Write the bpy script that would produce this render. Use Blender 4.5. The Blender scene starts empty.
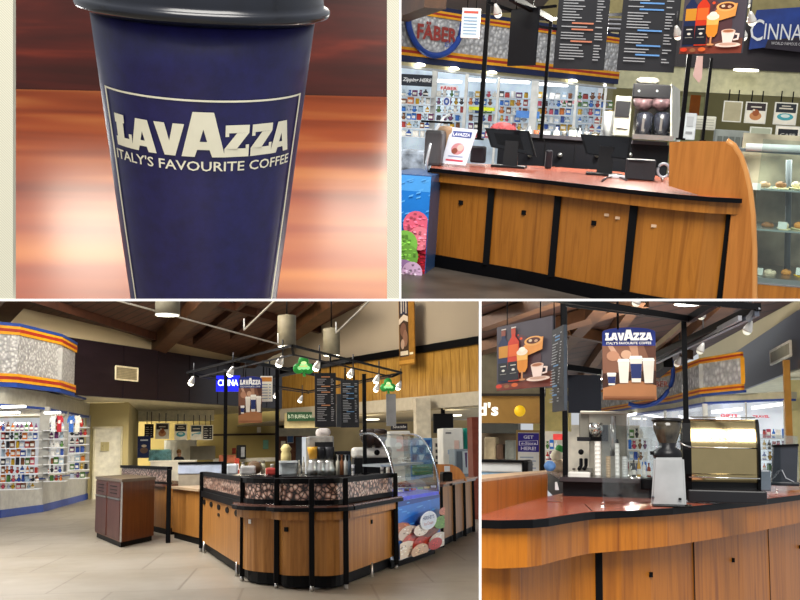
import bpy, bmesh, math, random
from mathutils import Vector, Matrix
random.seed(7)
PI = math.pi
C = bpy.context.scene.collection
F = 1000.0
# ---------------------------------------------------------------- frames of the four sets
class Frame:
    def __init__(s, xc, yh, xv, h, x0=None, x1=None, y0=None, y1=None):
        yv = (-F*F - xv*xc)/yh
        u = Vector((xv, yv, F)).normalized()
        if u.y > 0: u = -u
        c = Vector((xc, 0, F)); w = (c - u*c.dot(u)).normalized()
        r = w.cross(u); 
        if r.x < 0: r = -r
        s.R = Matrix((r, w, u)); s.h = h
        s.planes = []
        for v, ax, sg in ((x0, 0, 1), (x1, 0, -1), (y0, 1, 1), (y1, 1, -1)):
            if v is None: continue
            n = Vector((F, 0, -(v-400))) if ax == 0 else Vector((0, F, -(v-300)))
            s.planes.append((s.R @ (n*sg)).normalized())
        s.cam = Vector((0, 0, h)); s.M = Matrix.Identity(4)
    def ray(s, px, py): return s.R @ Vector((px-400, py-300, F))
    def at(s, px, py, D):
        r = s.ray(px, py); return s.cam + r*(D/r.y)
    def onz(s, px, py, z):
        r = s.ray(px, py); return s.cam + r*((z-s.h)/r.z)
    def onv(s, px, py, a, b):
        r = s.ray(px, py); d = Vector((b[0]-a[0], b[1]-a[1])); n = Vector((d.y, -d.x))
        t = (n.x*a[0]+n.y*a[1])/(n.x*r.x+n.y*r.y); return s.cam + r*t
    def onp(s, px, py, p, n):
        r = s.ray(px, py); return s.cam + r*((p-s.cam).dot(n)/r.dot(n))
    def cz(s, p): return (s.R.transposed() @ (Vector(p)-s.cam)).z
P3 = Frame(-160, 150, -110, 1.6, x1=480.2, y0=299.9)
P4 = Frame(240, 150, 120, 1.6, x0=480.4, y0=299.9)
P2 = Frame(200, -170, -330, 1.4, x0=393, y1=299.7)
P1 = Frame(-195, -400, -195, 2.3, x1=393, y1=299.7)
for g in (P1, P2, P4):
    R = P3.R @ g.R.transposed()
    g.M = Matrix.Translation((0, 0, 1.6)) @ R.to_4x4() @ Matrix.Translation((0, 0, -g.h))
CAMF = Frame.__new__(Frame)   # the camera's own axes as a frame, for the partition wall
CAMF.R = Matrix(((1,0,0),(0,0,1),(0,-1,0))); CAMF.h = 0; CAMF.cam = Vector((0,0,0)); CAMF.planes = []
CAMF.M = Matrix.Translation((0,0,1.6)) @ (P3.R @ CAMF.R.transposed()).to_4x4()
# ---------------------------------------------------------------- materials
def lin(c):
    if isinstance(c, str): c = tuple(int(c[i:i+2], 16)/255 for i in (0, 2, 4))
    return tuple((x/12.92 if x <= .04045 else ((x+.055)/1.055)**2.4) for x in c[:3]) + (1,)
MC = {}
def nodes(name):
    m = bpy.data.materials.new(name); m.use_nodes = True
    return m, m.node_tree.nodes, m.node_tree.links, m.node_tree.nodes['Principled BSDF']
def coords(N, L, scale=(1,1,1), rot=(0,0,0)):
    t = N.new('ShaderNodeTexCoord'); mp = N.new('ShaderNodeMapping')
    mp.inputs['Scale'].default_value = scale; mp.inputs['Rotation'].default_value = rot
    L.new(t.outputs['Object'], mp.inputs['Vector']); return mp.outputs['Vector']
def ramp(N, L, fac, stops):
    r = N.new('ShaderNodeValToRGB'); e = r.color_ramp.elements
    while len(e) < len(stops): e.new(.5)
    for k, (p, c) in enumerate(stops): e[k].position = p; e[k].color = lin(c)
    L.new(fac, r.inputs['Fac']); return r.outputs['Color']
def noise(N, L, vec, scale, detail=3, rough=.5, dist=0):
    n = N.new('ShaderNodeTexNoise'); n.inputs['Scale'].default_value = scale
    n.inputs['Detail'].default_value = detail; n.inputs['Roughness'].default_value = rough
    n.inputs['Distortion'].default_value = dist
    L.new(vec, n.inputs['Vector']); return n.outputs['Fac']
def shade(c, k):
    c = tuple(int(c[i:i+2], 16) for i in (0, 2, 4)); return '%02x%02x%02x' % tuple(max(0, min(255, int(x*k))) for x in c)
def mt(c, rough=.5, metal=0, em=0, var=.06, sc=6, name=None):
    """plain paint, plastic or paper with a slight procedural mottling"""
    k = (c, rough, metal, em, var, sc)
    if k in MC: return MC[k]
    m, N, L, b = nodes(name or 'surface_'+c)
    v = coords(N, L)
    col = ramp(N, L, noise(N, L, v, sc), [(.3, shade(c, 1-var)), (.7, shade(c, 1+var))])
    L.new(col, b.inputs['Base Color']); b.inputs['Roughness'].default_value = rough
    b.inputs['Metallic'].default_value = metal
    if rough > .28 and not metal: b.inputs['Specular IOR Level'].default_value = .22
    if em:
        L.new(col, b.inputs['Emission Color']); b.inputs['Emission Strength'].default_value = em
    MC[k] = m; return m
def wood(c1, c2, scale=(9,9,.7), rough=.35, sc=2.2, name='wood', bump=0, c3=None):
    k = ('wood', c1, c2, scale, rough, sc)
    if k in MC: return MC[k]
    m, N, L, b = nodes(name); v = coords(N, L, scale)
    st = [(.3, c1), (.7, c2)] if not c3 else [(.25, c1), (.55, c2), (.8, c3)]
    col = ramp(N, L, noise(N, L, v, sc, 5, .6, .6), st)
    L.new(col, b.inputs['Base Color']); b.inputs['Roughness'].default_value = rough; b.inputs['Specular IOR Level'].default_value = .28
    MC[k] = m; return m
def glass(tint='ffffff', refl=.06, rough=.02):
    k = ('glass', tint, refl)
    if k in MC: return MC[k]
    m = bpy.data.materials.new('clear_glass'); m.use_nodes = True; N = m.node_tree.nodes; L = m.node_tree.links
    N.clear(); o = N.new('ShaderNodeOutputMaterial'); mx = N.new('ShaderNodeMixShader')
    t = N.new('ShaderNodeBsdfTransparent'); t.inputs[0].default_value = lin(tint)
    gl = N.new('ShaderNodeBsdfGlossy'); gl.inputs['Roughness'].default_value = rough
    lw = N.new('ShaderNodeLayerWeight'); mr = N.new('ShaderNodeMath'); mr.operation = 'POWER'; mr.inputs[1].default_value = 3.5
    ad = N.new('ShaderNodeMath'); ad.operation = 'MULTIPLY_ADD'; ad.inputs[1].default_value = .5; ad.inputs[2].default_value = refl*.35; ad.use_clamp = True
    L.new(lw.outputs['Facing'], mr.inputs[0]); L.new(mr.outputs[0], ad.inputs[0]); L.new(ad.outputs[0], mx.inputs[0]); L.new(t.outputs[0], mx.inputs[1]); L.new(gl.outputs[0], mx.inputs[2])
    L.new(mx.outputs[0], o.inputs[0]); MC[k] = m; return m
# ---------------------------------------------------------------- mesh builder
class MB:
    def __init__(s): s.bm = bmesh.new(); s.mats = []
    def mi(s, m):
        if m not in s.mats: s.mats.append(m)
        return s.mats.index(m)
    def faces(s, vs, fs, m, smooth=False):
        V = [s.bm.verts.new(v) for v in vs]; i = s.mi(m)
        for f in fs:
            try: fc = s.bm.faces.new([V[k] for k in f])
            except ValueError: continue
            fc.material_index = i; fc.smooth = smooth
        return V
    def box(s, c, d, m, rz=0, X=None, bev=0):
        hx, hy, hz = d[0]/2, d[1]/2, d[2]/2; R = Matrix.Rotation(rz, 3, 'Z') if X is None else X
        vs = [Vector(c) + R @ Vector((a*hx, b*hy, e*hz)) for e in (-1,1) for a, b in ((-1,-1),(1,-1),(1,1),(-1,1))]
        V = s.faces(vs, [(3,2,1,0),(4,5,6,7),(0,1,5,4),(1,2,6,5),(2,3,7,6),(3,0,4,7)], m)
        if bev:
            es = {e for v in V for e in v.link_edges}
            bmesh.ops.bevel(s.bm, geom=list(es), offset=bev, segments=2, affect='EDGES', profile=.5)
        return s
    def ext(s, pts, vec, m, smooth=False):
        """closed prism: polygon swept along vec"""
        n = len(pts); vec = Vector(vec); a = [Vector(p) for p in pts]; b = [p+vec for p in a]
        s.faces(a+b, [tuple(range(n))[::-1], tuple(range(n, 2*n))] + [(i, (i+1)%n, n+(i+1)%n, n+i) for i in range(n)], m, smooth)
        return s
    def poly(s, pts, m): s.faces([Vector(p) for p in pts], [tuple(range(len(pts)))], m); return s
    def tube(s, pts, r, m, n=8, smooth=True, cap=True):
        pts = [Vector(p) for p in pts]; vs = []; K = len(pts)
        rr = r if isinstance(r, (list, tuple)) else [r]*K
        for i, p in enumerate(pts):
            t = (pts[min(i+1, K-1)]-pts[max(i-1, 0)]).normalized()
            a = t.cross(Vector((0,0,1)) if abs(t.z) < .9 else Vector((1,0,0))).normalized(); b = t.cross(a)
            for k in range(n): vs.append(p + (a*math.cos(2*PI*k/n)+b*math.sin(2*PI*k/n))*rr[i])
        fs = [(i*n+k, i*n+(k+1)%n, (i+1)*n+(k+1)%n, (i+1)*n+k) for i in range(K-1) for k in range(n)]
        if cap: fs += [tuple(range(n))[::-1], tuple(range((K-1)*n, K*n))]
        s.faces(vs, fs, m, smooth); return s
    def bar(s, a, b, w, h, m):
        """square bar from a to b"""
        a, b = Vector(a), Vector(b); t = (b-a).normalized(); up = Vector((0,0,1)) if abs(t.z) < .95 else Vector((0,1,0))
        x = t.cross(up).normalized(); z = x.cross(t); X = Matrix((x, t, z)).transposed()
        return s.box((a+b)/2, (w, (b-a).length, h), m, X=X)
    def lathe(s, prof, c, m, n=24, smooth=True, ax=None, arc=2*PI):
        c = Vector(c); X = ax or Matrix.Identity(3); K = len(prof)
        vs = [c + X @ Vector((r*math.cos(2*PI*k/n), r*math.sin(2*PI*k/n), z)) for r, z in prof for k in range(n)]
        fs = [(i*n+k, i*n+(k+1)%n, (i+1)*n+(k+1)%n, (i+1)*n+k) for i in range(K-1) for k in range(n)]
        if prof[0][0] > 1e-4: fs.append(tuple(range(n))[::-1])
        if prof[-1][0] > 1e-4: fs.append(tuple(range((K-1)*n, K*n)))
        s.faces(vs, fs, m, smooth); return s
    def ball(s, c, r, m, n=10, sq=(1,1,1)):
        pr = [(max(1e-5, r*math.sin(PI*i/n)), -r*math.cos(PI*i/n)) for i in range(n+1)]
        return s.lathe(pr, c, m, n=12, ax=Matrix.Diagonal(sq))
def obj(name, mb, g, parent=None, base=None, clip=True, **props):
    """link one mesh object; geometry is in the set's own coordinates"""
    bm = mb.bm; bm.verts.ensure_lookup_table()
    if clip:
        for n in g.planes:
            if any((v.co-g.cam).dot(n) < 0 for v in bm.verts):
                bmesh.ops.bisect_plane(bm, geom=bm.verts[:]+bm.edges[:]+bm.faces[:], plane_co=g.cam, plane_no=n, clear_inner=True)
    bmesh.ops.recalc_face_normals(bm, faces=bm.faces[:])
    if parent is not None: org = Vector(parent['_o'])
    else:
        if base is None:
            vs = [v.co for v in bm.verts] or [Vector((0,0,0))]
            base = Vector(((min(v.x for v in vs)+max(v.x for v in vs))/2, (min(v.y for v in vs)+max(v.y for v in vs))/2, min(v.z for v in vs)))
        org = Vector(base)
    for v in bm.verts: v.co -= org
    me = bpy.data.meshes.new(name); bm.to_mesh(me); bm.free()
    for m in mb.mats: me.materials.append(m)
    o = bpy.data.objects.new(name, me); C.objects.link(o)
    if parent is not None: o.parent = parent['e']
    else: o.matrix_world = g.M @ Matrix.Translation(org)
    for k, v in props.items(): o[k] = v
    return o
class Thing(dict): pass
LAB = set()
def thing(name, label, cat, g, base, group=None):
    e = bpy.data.objects.new(name, None); C.objects.link(e); e.empty_display_size = .1
    e.matrix_world = g.M @ Matrix.Translation(Vector(base)); e['label'] = label; e['category'] = cat
    if group: e['group'] = group
    t = Thing(); t['e'] = e; t['_o'] = tuple(base); t['g'] = g; return t
SUBS = {'print':'board','lettering':'board','badge':'chrome_panel','bright_rail':'chrome_panel','bulb':'lamp_bell','yoke':'lamp_bell','diffuser':'lamp_shade','key_plate':'wood_panel','sticker':'wood_panel',
 'round_hole':'wood_panel','picture_panel':'body','screen':'screen_housing','slot':'flap','pull_strip':'door','hopper_lid':'hopper','bean_window':'hopper','switch':'body','dial':'body','gauge':'body','button':'top_housing',
 'tap':'urn','handle':'body','door_joint':'body','hanger':'board','slat':'grille','paper_slot':'housing','control_panel':'body','edge_band':'countertop','countertop_edge':'countertop','brew_head':'body','spout':'brew_bay','flange':'shaft','clamp_foot':'pane','rounded_edge':'panel'}
def part(name, mb, t, label=None):
    o = obj(name, mb, t['g'], parent=t)
    up = t.get(SUBS.get(name))
    if up: o.parent = up
    else: t[name] = o
    if label: o['label'] = label
    return o
def sub(name, mb, t, o, label=None):
    """a sub-part under the part object o of thing t"""
    s = obj(name, mb, t['g'], parent=t); s.parent = o
    if label: s['label'] = label
    return s
def one(name, mb, g, label, cat, group=None, base=None):
    o = obj(name, mb, g, base=base); o['label'] = label; o['category'] = cat
    if group: o['group'] = group
    return o
def struct(name, mb, g, base=None):
    o = obj(name, mb, g, base=base); o['kind'] = 'structure'; return o
def copy_thing(t, delta, label, group):
    """copy of a thing with its parts, moved by delta in its set's coordinates"""
    e = t['e'] if isinstance(t, Thing) else t
    g = t['g'] if isinstance(t, Thing) else None
    r = e.copy(); C.objects.link(r)
    r.matrix_world = Matrix.Translation((g.M.to_3x3() @ Vector(delta)) if g else Vector(delta)) @ e.matrix_world
    r['label'] = label; r['group'] = group
    for ch in list(e.children):
        c = ch.copy(); C.objects.link(c); c.parent = r
        for q in list(ch.children):
            d = q.copy(); C.objects.link(d); d.parent = c
    return r
def pbox(g, x0, y0, x1, y1, D, th, m, mb=None, rz=0, bev=0):
    """upright box whose front face fills the given part of the view at depth D"""
    mb = mb or MB(); xm = (x0+x1)/2; ym = (y0+y1)/2
    a = g.at(x0, ym, D); b = g.at(x1, ym, D); t = g.at(xm, y0, D); q = g.at(xm, y1, D)
    mb.box(((a.x+b.x)/2, D+th/2, (t.z+q.z)/2), (abs(b.x-a.x), th, t.z-q.z), m, rz=rz, bev=bev); return mb
# ---------------------------------------------------------------- flat prints and lettering
def text_geo(s, bold=0):
    cu = bpy.data.curves.new('t', 'FONT'); cu.body = s; cu.size = 1; cu.offset = bold; cu.resolution_u = 2; cu.fill_mode = 'FRONT'
    o = bpy.data.objects.new('t', cu); C.objects.link(o)
    me = bpy.data.meshes.new_from_object(o.evaluated_get(bpy.context.evaluated_depsgraph_get()))
    vs = [v.co.copy() for v in me.vertices]; fs = [tuple(p.vertices) for p in me.polygons]
    bpy.data.objects.remove(o); bpy.data.curves.remove(cu); bpy.data.meshes.remove(me)
    return vs, fs
TG = {}
def tgeo(s, bold):
    if (s, bold) not in TG: TG[(s, bold)] = text_geo(s, bold)
    return TG[(s, bold)]
class Art:
    """flat artwork in unit coordinates, mapped on a rectangle O + u*U + v*V and lifted layer by layer"""
    def __init__(s, O, U, V, N, rough=.6, em=0, fn=None, eps=None):
        s.O, s.U, s.V, s.N = Vector(O), Vector(U), Vector(V), Vector(N).normalized()
        s.mb = MB(); s.k = 0; s.rough = rough; s.em = em; s.fn = fn; s.eps = eps or max(.0006, .0006*s.V.length)
    def mp(s, u, v):
        s_ = s.fn(u, v, s.k) if s.fn else s.O + s.U*u + s.V*v + s.N*(s.eps*s.k); return s_
    def mat(s, c): return c if not isinstance(c, str) else mt(c, s.rough, em=s.em, var=.03)
    def p(s, pts, c):
        for ax, lim, sg in ((0,0,1),(0,1,-1),(1,0,1),(1,1.0,-1)):
            if s.fn: break
            out = []
            for i in range(len(pts)):
                a, b = pts[i-1], pts[i]; da, db = (a[ax]-lim)*sg, (b[ax]-lim)*sg
                if (da < 0) != (db < 0): t = da/(da-db); out.append((a[0]+(b[0]-a[0])*t, a[1]+(b[1]-a[1])*t))
                if db >= 0: out.append(b)
            pts = out
            if len(pts) < 3: return s
        s.k += 1; s.mb.poly([s.mp(*q) for q in pts], s.mat(c)); return s
    def r(s, x0, y0, x1, y1, c): return s.p([(x0,y0),(x1,y0),(x1,y1),(x0,y1)], c)
    def e(s, cx, cy, rx, ry, c, n=20, a0=0, a1=2*PI):
        return s.p([(cx+rx*math.cos(a0+(a1-a0)*k/n), cy+ry*math.sin(a0+(a1-a0)*k/n)) for k in range(n if a1-a0 > 6 else n+1)], c)
    def t(s, txt, x, y, h, c, w=None, bold=0, align='c', slant=0):
        """text with cap height h; x is its centre (or left), w its full width"""
        s.k += 1; vs, fs = tgeo(txt, bold)
        if not vs: return s
        x0 = min(v.x for v in vs); x1 = max(v.x for v in vs); y0 = min(v.y for v in vs); y1 = max(v.y for v in vs)
        asp = s.V.length/max(1e-6, s.U.length); sy = h/(y1-y0); w = w or (x1-x0)*sy*asp; sx = w/(x1-x0)
        ox = x-w/2 if align == 'c' else x
        s.mb.faces([s.mp(ox+(v.x-x0)*sx+slant*(v.y-y0)*sy*asp, y+(v.y-y0)*sy) for v in vs], fs, s.mat(c)); return s
def lava(A, x, y, w, h, c):
    """the seven heavy letters of the coffee brand"""
    def P(pts, x0, ww, hh=1, inner=None):
        A.k += 0; A.mb.poly([A.mp(x+(x0+a*ww)*w, y+b*hh*h) for a, b in pts], A.mat(c))
    A.k += 1
    for q in ([(.1,0),(.55,0),(.55,1),(.1,1)],[(0,0),(.1,0),(.1,.28),(0,.28)],[(.02,.72),(.1,.72),(.1,1),(.02,1)],[(.55,.74),(.63,.74),(.63,1),(.55,1)],[(.55,0),(1,0),(1,.28),(.55,.28)],[(.84,.28),(1,.28),(1,.44),(.84,.44)]): P(q, 0, .125)
    def AA(x0, ww, hh):
        P([(0,0),(.3,0),(.36,.16),(.5,.62),(.5,1),(.27,1)], x0, ww, hh)
        P([(.5,.62),(.64,.16),(.7,0),(1,0),(.73,1),(.5,1)], x0, ww, hh)
        P([(.36,.16),(.64,.16),(.585,.34),(.415,.34)], x0, ww, hh)
    AA(.118, .15, 1)
    P([(0,1),(.36,1),(.5,.45),(.5,0),(.32,0)], .262, .15); P([(.5,.45),(.64,1),(1,1),(.68,0),(.5,0)], .262, .15)
    AA(.395, .21, 1.4)
    for x0 in (.6,.735):
        for q in ([(0,0),(1,0),(1,.26),(0,.26)],[(.86,.26),(1,.26),(1,.38),(.86,.38)],[(.03,.75),(.98,.75),(.98,1),(.03,1)],[(.03,.64),(.17,.64),(.17,.75),(.03,.75)],[(0,.26),(.5,.26),(.98,.75),(.48,.75)]): P(q, x0, .125)
    AA(.855, .145, 1)
# ---------------------------------------------------------------- small goods on display, one mesh per kind and colour, copied
GD = {}
def goods(g, px, py, w, h, D, kind, c, label, group, cat='souvenir'):
    k = (kind, c); O = g.at(px, py, D); W = abs(g.at(px+w/2, py, D).x-g.at(px-w/2, py, D).x); H = g.at(px, py-h, D).z-O.z
    if k not in GD:
        mb = MB(); m = mt(c, .45, var=.15, sc=9); d = mt(shade(c, .55), .5); l = mt('f2efe6', .5)
        if kind == 'packet':
            mb.box((0,0,.5), (1,.6,1), m, bev=.06); mb.box((0,-.31,.45), (.7,.02,.4), l)
        elif kind == 'bottle':
            mb.lathe([(.36,0),(.4,.03),(.4,.55),(.34,.66),(.14,.78),(.13,.93),(.17,.94),(.17,1)], (0,0,0), m, 12)
            mb.lathe([(.41,.18),(.41,.45)], (0,0,0), l, 12)
        elif kind == 'plush_toy':
            mb.ball((0,0,.33), .36, m, 8, (1,.8,.95)); mb.ball((0,-.02,.75), .27, m, 8); mb.ball((-.2,0,.96), .1, d, 6); mb.ball((.2,0,.96), .1, d, 6)
            mb.ball((-.36,-.1,.4), .13, d, 6); mb.ball((.36,-.1,.4), .13, d, 6); mb.ball((0,-.25,.7), .09, l, 6)
        elif kind == 'mug':
            mb.lathe([(.36,0),(.4,.05),(.42,1),(.37,1),(.35,.1),(.01,.1)], (0,0,0), m, 12)
            mb.tube([(.4,0,.8),(.6,0,.75),(.62,0,.4),(.4,0,.25)], .06, m, 6)
        elif kind == 'shirt':
            mb.ext([(-.28,0,0),(.28,0,0),(.28,0,.62),(.5,0,.5),(.5,0,.75),(.22,0,1),(.08,0,.93),(-.08,0,.93),(-.22,0,1),(-.5,0,.75),(-.5,0,.5),(-.28,0,.62)], (0,.12,0), m)
            mb.box((0,-.01,.6), (.28,.02,.2), l)
        elif kind == 'cup':
            mb.lathe([(.3,0),(.42,.9),(.46,.91),(.46,.97),(.4,1)], (0,0,0), m, 14); mb.lathe([(.38,.45),(.41,.7)], (0,0,0), d, 14)
        elif kind == 'jar':
            mb.lathe([(.4,0),(.45,.08),(.45,.7),(.36,.8)], (0,0,0), m, 12); mb.lathe([(.4,.8),(.4,1)], (0,0,0), d, 12)
        elif kind == 'pastry':
            mb.ball((0,0,.45), .5, m, 8, (1,1,.9)); mb.ball((.12,-.15,.7), .2, d, 6); mb.ball((-.2,-.2,.62), .14, l, 6)
        GD[k] = obj(kind, mb, g, base=(0,0,0), clip=False); o = GD[k]
    else:
        o = GD[k].copy(); C.objects.link(o)
    o.matrix_world = g.M @ Matrix.Translation((O.x, O.y, O.z)) @ Matrix.Diagonal((W, W*.8 if kind != 'shirt' else W, H, 1))
    o['label'] = label; o['category'] = cat; o['group'] = group
    return o
BLACK = mt('08080a', .5, name='black_metal'); BLACK.node_tree.nodes['Principled BSDF'].inputs['Specular IOR Level'].default_value = .1; DARK = mt('18181c', .5, name='charcoal_plastic'); WHITE = mt('efeee9', .5, name='white_paint')
STEEL = mt('b9b7b2', .28, 1, name='brushed_steel'); CREAM = mt('cdbf96', .7, var=.03, sc=.4, name='cream_plaster')
def frame_rect(g, x0, y0, x1, y1, D):
    """O, U, V, N of an upright rectangle facing the viewer, from its outline at depth D"""
    xm = (x0+x1)/2; ym = (y0+y1)/2; a = g.at(x0, ym, D); b = g.at(x1, ym, D); t = g.at(xm, y0, D); q = g.at(xm, y1, D)
    return Vector((a.x, D, q.z)), Vector((b.x-a.x, 0, 0)), Vector((0, 0, t.z-q.z)), Vector((0, -1, 0))
def frame4(g, ll, lr, ul, a, b):
    """rectangle on the upright plane through plan points a, b"""
    O = g.onv(*ll, a, b); E = g.onv(*lr, a, b); T = g.onv(*ul, a, b)
    U = Vector((E.x-O.x, E.y-O.y, 0)); V = Vector((0, 0, T.z-O.z)); N = U.cross(V)
    if N.y > 0: N = -N
    return O, U, V, N.normalized()
def board(fr, th, m, mb=None):
    O, U, V, N = fr; mb = mb or MB(); return mb.ext([O, O+U, O+U+V, O+V], -N*th, m)
# ================================================================ SET: the food hall with the coffee kiosk
g = P3
def V3(p, z): return Vector((p[0], p[1], z))
def pl(p): return (p.x, p.y)
KW = wood('81511f', 'b07a3c', (7,7,.5), .4, 2.0, 'honey_laminate')
KWD = wood('4e2413', '6b3520', (7,7,.5), .4, 2.0, 'walnut_laminate')
CT = mt('664438', .22, var=.12, sc=14, name='rust_countertop')
# ---- floor
def floor_mat():
    m, N, L, b = nodes('stone_floor_tiles'); v = coords(N, L, (1,1,1), (0,0,.06))
    bt = N.new('ShaderNodeTexBrick'); bt.offset = .5; bt.inputs['Scale'].default_value = 1
    bt.inputs['Brick Width'].default_value = 1.5; bt.inputs['Row Height'].default_value = 2.2
    bt.inputs['Mortar Size'].default_value = .02; bt.inputs['Mortar Smooth'].default_value = .6
    bt.inputs['Color1'].default_value = lin('958d80'); bt.inputs['Color2'].default_value = lin('8d8578'); bt.inputs['Mortar'].default_value = lin('7a7164')
    L.new(v, bt.inputs['Vector']); mx = N.new('ShaderNodeMixRGB'); mx.blend_type = 'MULTIPLY'; mx.inputs[0].default_value = 1
    L.new(bt.outputs['Color'], mx.inputs[1]); L.new(ramp(N, L, noise(N, L, v, .7, 3, .5), [(.3, 'e8e4dc'), (.7, 'ffffff')]), mx.inputs[2])
    L.new(mx.outputs[0], b.inputs['Base Color'])
    L.new(noise(N, L, v, 3, 3), b.inputs['Roughness']); 
    rr = N.new('ShaderNodeMapRange'); rr.inputs['To Min'].default_value = .32; rr.inputs['To Max'].default_value = .48
    L.new(noise(N, L, v, 3, 3), rr.inputs[0]); L.new(rr.outputs[0], b.inputs['Roughness']); return m
mb = MB(); mb.box((0, 28, -.1), (50, 56, .2), floor_mat()); struct('floor', mb, g)
# ---- left upper wall, dark fascia and the recess behind it
LA, LB = pl(g.at(75,450,32)), pl(g.at(292,450,45))
def onL(px, py, back=0):
    p = g.onv(px, py, LA, LB); return p
DK = wood('150e15', '20161e', (.5,.5,3), .33, 3, 'plum_panelling'); 
PLA = mt('b3a384', .8, var=.03, sc=.3, name='plaster')
d = (Vector(LB)-Vector(LA)).normalized(); NL = Vector((d.y, -d.x, 0)); BK = -NL
far = Vector(LA)+d*22; near = Vector(LA)-d*14
mb = MB(); mb.ext([V3(near,5.0), V3(far,5.0), V3(far,9), V3(near,9)], BK*.3+NL*0, PLA); struct('wall_left', mb, g)
mb = MB(); mb.ext([V3(near,3.33), V3(far,3.33), V3(far,5.05), V3(near,5.05)], NL*.25, DK)
for k in range(1, 9):
    p = Vector(LA)+d*(k*2.0); mb.box((p.x+NL.x*.255, p.y+NL.y*.255, 4.19), (.03,.02,1.7), mt('1a1319', .5), rz=math.atan2(d.y, d.x))
struct('trim_1', mb, g)
O, U, V, N = frame4(g, (115,379), (137,382), (115,366), pl(Vector((LA[0],LA[1],0))+NL*.27), pl(Vector((LB[0],LB[1],0))+NL*.27))
t = thing('air_vent', 'cream framed air vent grille set in the dark fascia wall above the food court', 'vent', g, O)
part('grille', board((O,U,V,N), .03, mt('a79c7c', .6)), t)
mb = MB()
for a, b in (((0,0),(1,0)),((1,0),(1,1)),((1,1),(0,1)),((0,1),(0,0))):
    mb.bar(O+U*a[0]+V*a[1]+N*.02, O+U*b[0]+V*b[1]+N*.02, .05, .05, mt('ddd3b4', .5))
part('vent_frame', mb, t)
mb = MB()
for k in range(1, 8): mb.bar(O+V*(k/8)+N*.01, O+V*(k/8)+U+N*.01, .015, .02, mt('8c8268', .6))
part('slat', mb, t)['kind'] = 'stuff'
# recess
mb = MB(); c = mt('b3a678', .75, var=.03, sc=.4)
pbox(g,80,403,127.8,500,36.5,.2,c,mb); struct('wall_door', mb, g)
a, b_ = g.at(127.5,450,36.8), g.at(138,450,45)
mb = MB(); mb.ext([V3(a,0), V3(b_,0), V3(b_,3.4), V3(a,3.4)], (-.15,0,0), mt('a89c72', .75, var=.03)); struct('wall_recess', mb, g)
mb = MB(); mb.box((g.at(215,450,50).x, 50.1, 1.8), (11, .2, 3.6), mt('b5a267', .75, var=.03, sc=.4)); struct('wall_back', mb, g)
mb = MB(); mb.ext([V3(Vector(LA)-d*2,3.34), V3(Vector(LB),3.34), Vector((-2,52,3.34)), Vector((-16,52,3.34))], (0,0,.1), mt('cfc8ae', .8)); struct('ceiling_recess', mb, g)
struct('trim_2', pbox(g, 138, 406, 214, 421, 44.5, .3, mt('efe7c8', .7)), g)
struct('trim_3', pbox(g, 213, 433.5, 277, 435.5, 49.8, .1, mt('3a2a20', .6)), g)
door = pbox(g, 94, 428, 120, 503, 36.3, .1, mt('d8d4c2', .5)); dr = struct('door_1', door, g)
mb = pbox(g, 92.6, 426.5, 94, 503, 36.2, .2, mt('c9c2a4', .5)); pbox(g, 120, 426.5, 121.4, 503, 36.2, .2, mt('c9c2a4', .5), mb); pbox(g, 92.6, 426.5, 121.4, 428, 36.2, .2, mt('c9c2a4', .5), mb)
struct('trim_4', mb, g)
O, U, V, N = frame_rect(g, 100.5, 442, 109, 451, 36.2); A = Art(O, U, V, N); A.mb.box(O+U*.5+V*.5+Vector((0,.03,0)), (U.x,.05,V.z), mt('b8ad80',.5))
A.r(.05,.08,.46,.95,'a99d6e').r(.54,.08,.95,.95,'a99d6e').r(.2,.5,.3,.6,'6a6145')
one('door_notice', A.mb, g, 'two small beige notices on the white service door', 'notice')
# ---- ceiling of timber boards
qa, qb, qc = onL(0,303), onL(252,361), g.onv(372,300, pl(g.at(320,450,37)), pl(g.at(480,450,28)))
CN = (qb-qa).cross(qc-qa).normalized(); CN = CN if CN.z > 0 else -CN
def onC(px, py, drop=0): return g.onp(px, py, qa-CN*drop, CN)
CW = wood('2a1610', '442618', (1.2,1.2,1.2), .55, 3, 'dark_timber')
BW = wood('3c2618', '5a3b24', (.8,.8,.8), .5, 4, 'timber_beam')
dirU = (qb-qa).normalized(); dirV = CN.cross(dirU)
def ceil_mat():
    m, N, L, b = nodes('ceiling_boards'); v = coords(N, L)
    wv = N.new('ShaderNodeTexWave'); wv.inputs['Scale'].default_value = 1.1; wv.bands_direction = 'DIAGONAL'; wv.inputs['Distortion'].default_value = .3
    L.new(v, wv.inputs['Vector']); mx = N.new('ShaderNodeMixRGB'); mx.blend_type = 'MULTIPLY'; mx.inputs[0].default_value = .75
    L.new(ramp(N, L, wv.outputs['Fac'], [(.02, '38281f'), (.12, 'ffffff')]), mx.inputs[2])
    L.new(ramp(N, L, noise(N, L, v, 1.5, 4), [(.3, '40271c'), (.7, '5c3a2a')]), mx.inputs[1]); L.new(mx.outputs[0], b.inputs['Base Color'])
    b.inputs['Roughness'].default_value = .6; return m
mb = MB(); p0 = onC(-40, 285); mb.ext([onC(-60,292), onC(0,303), onC(160,340), onC(256,363), onC(320,337), onC(376,296), onC(120,296)], CN*.15, ceil_mat()); struct('ceiling', mb, g)
beams = [((150,352),(212,296),.5,'farthest left'),((1,320),(24,296),.5,'at the upper left corner of the hall'),
         ((262,357),(380,296),.55,'along the gable'),((235,350),(330,300),.3,'')]
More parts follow.
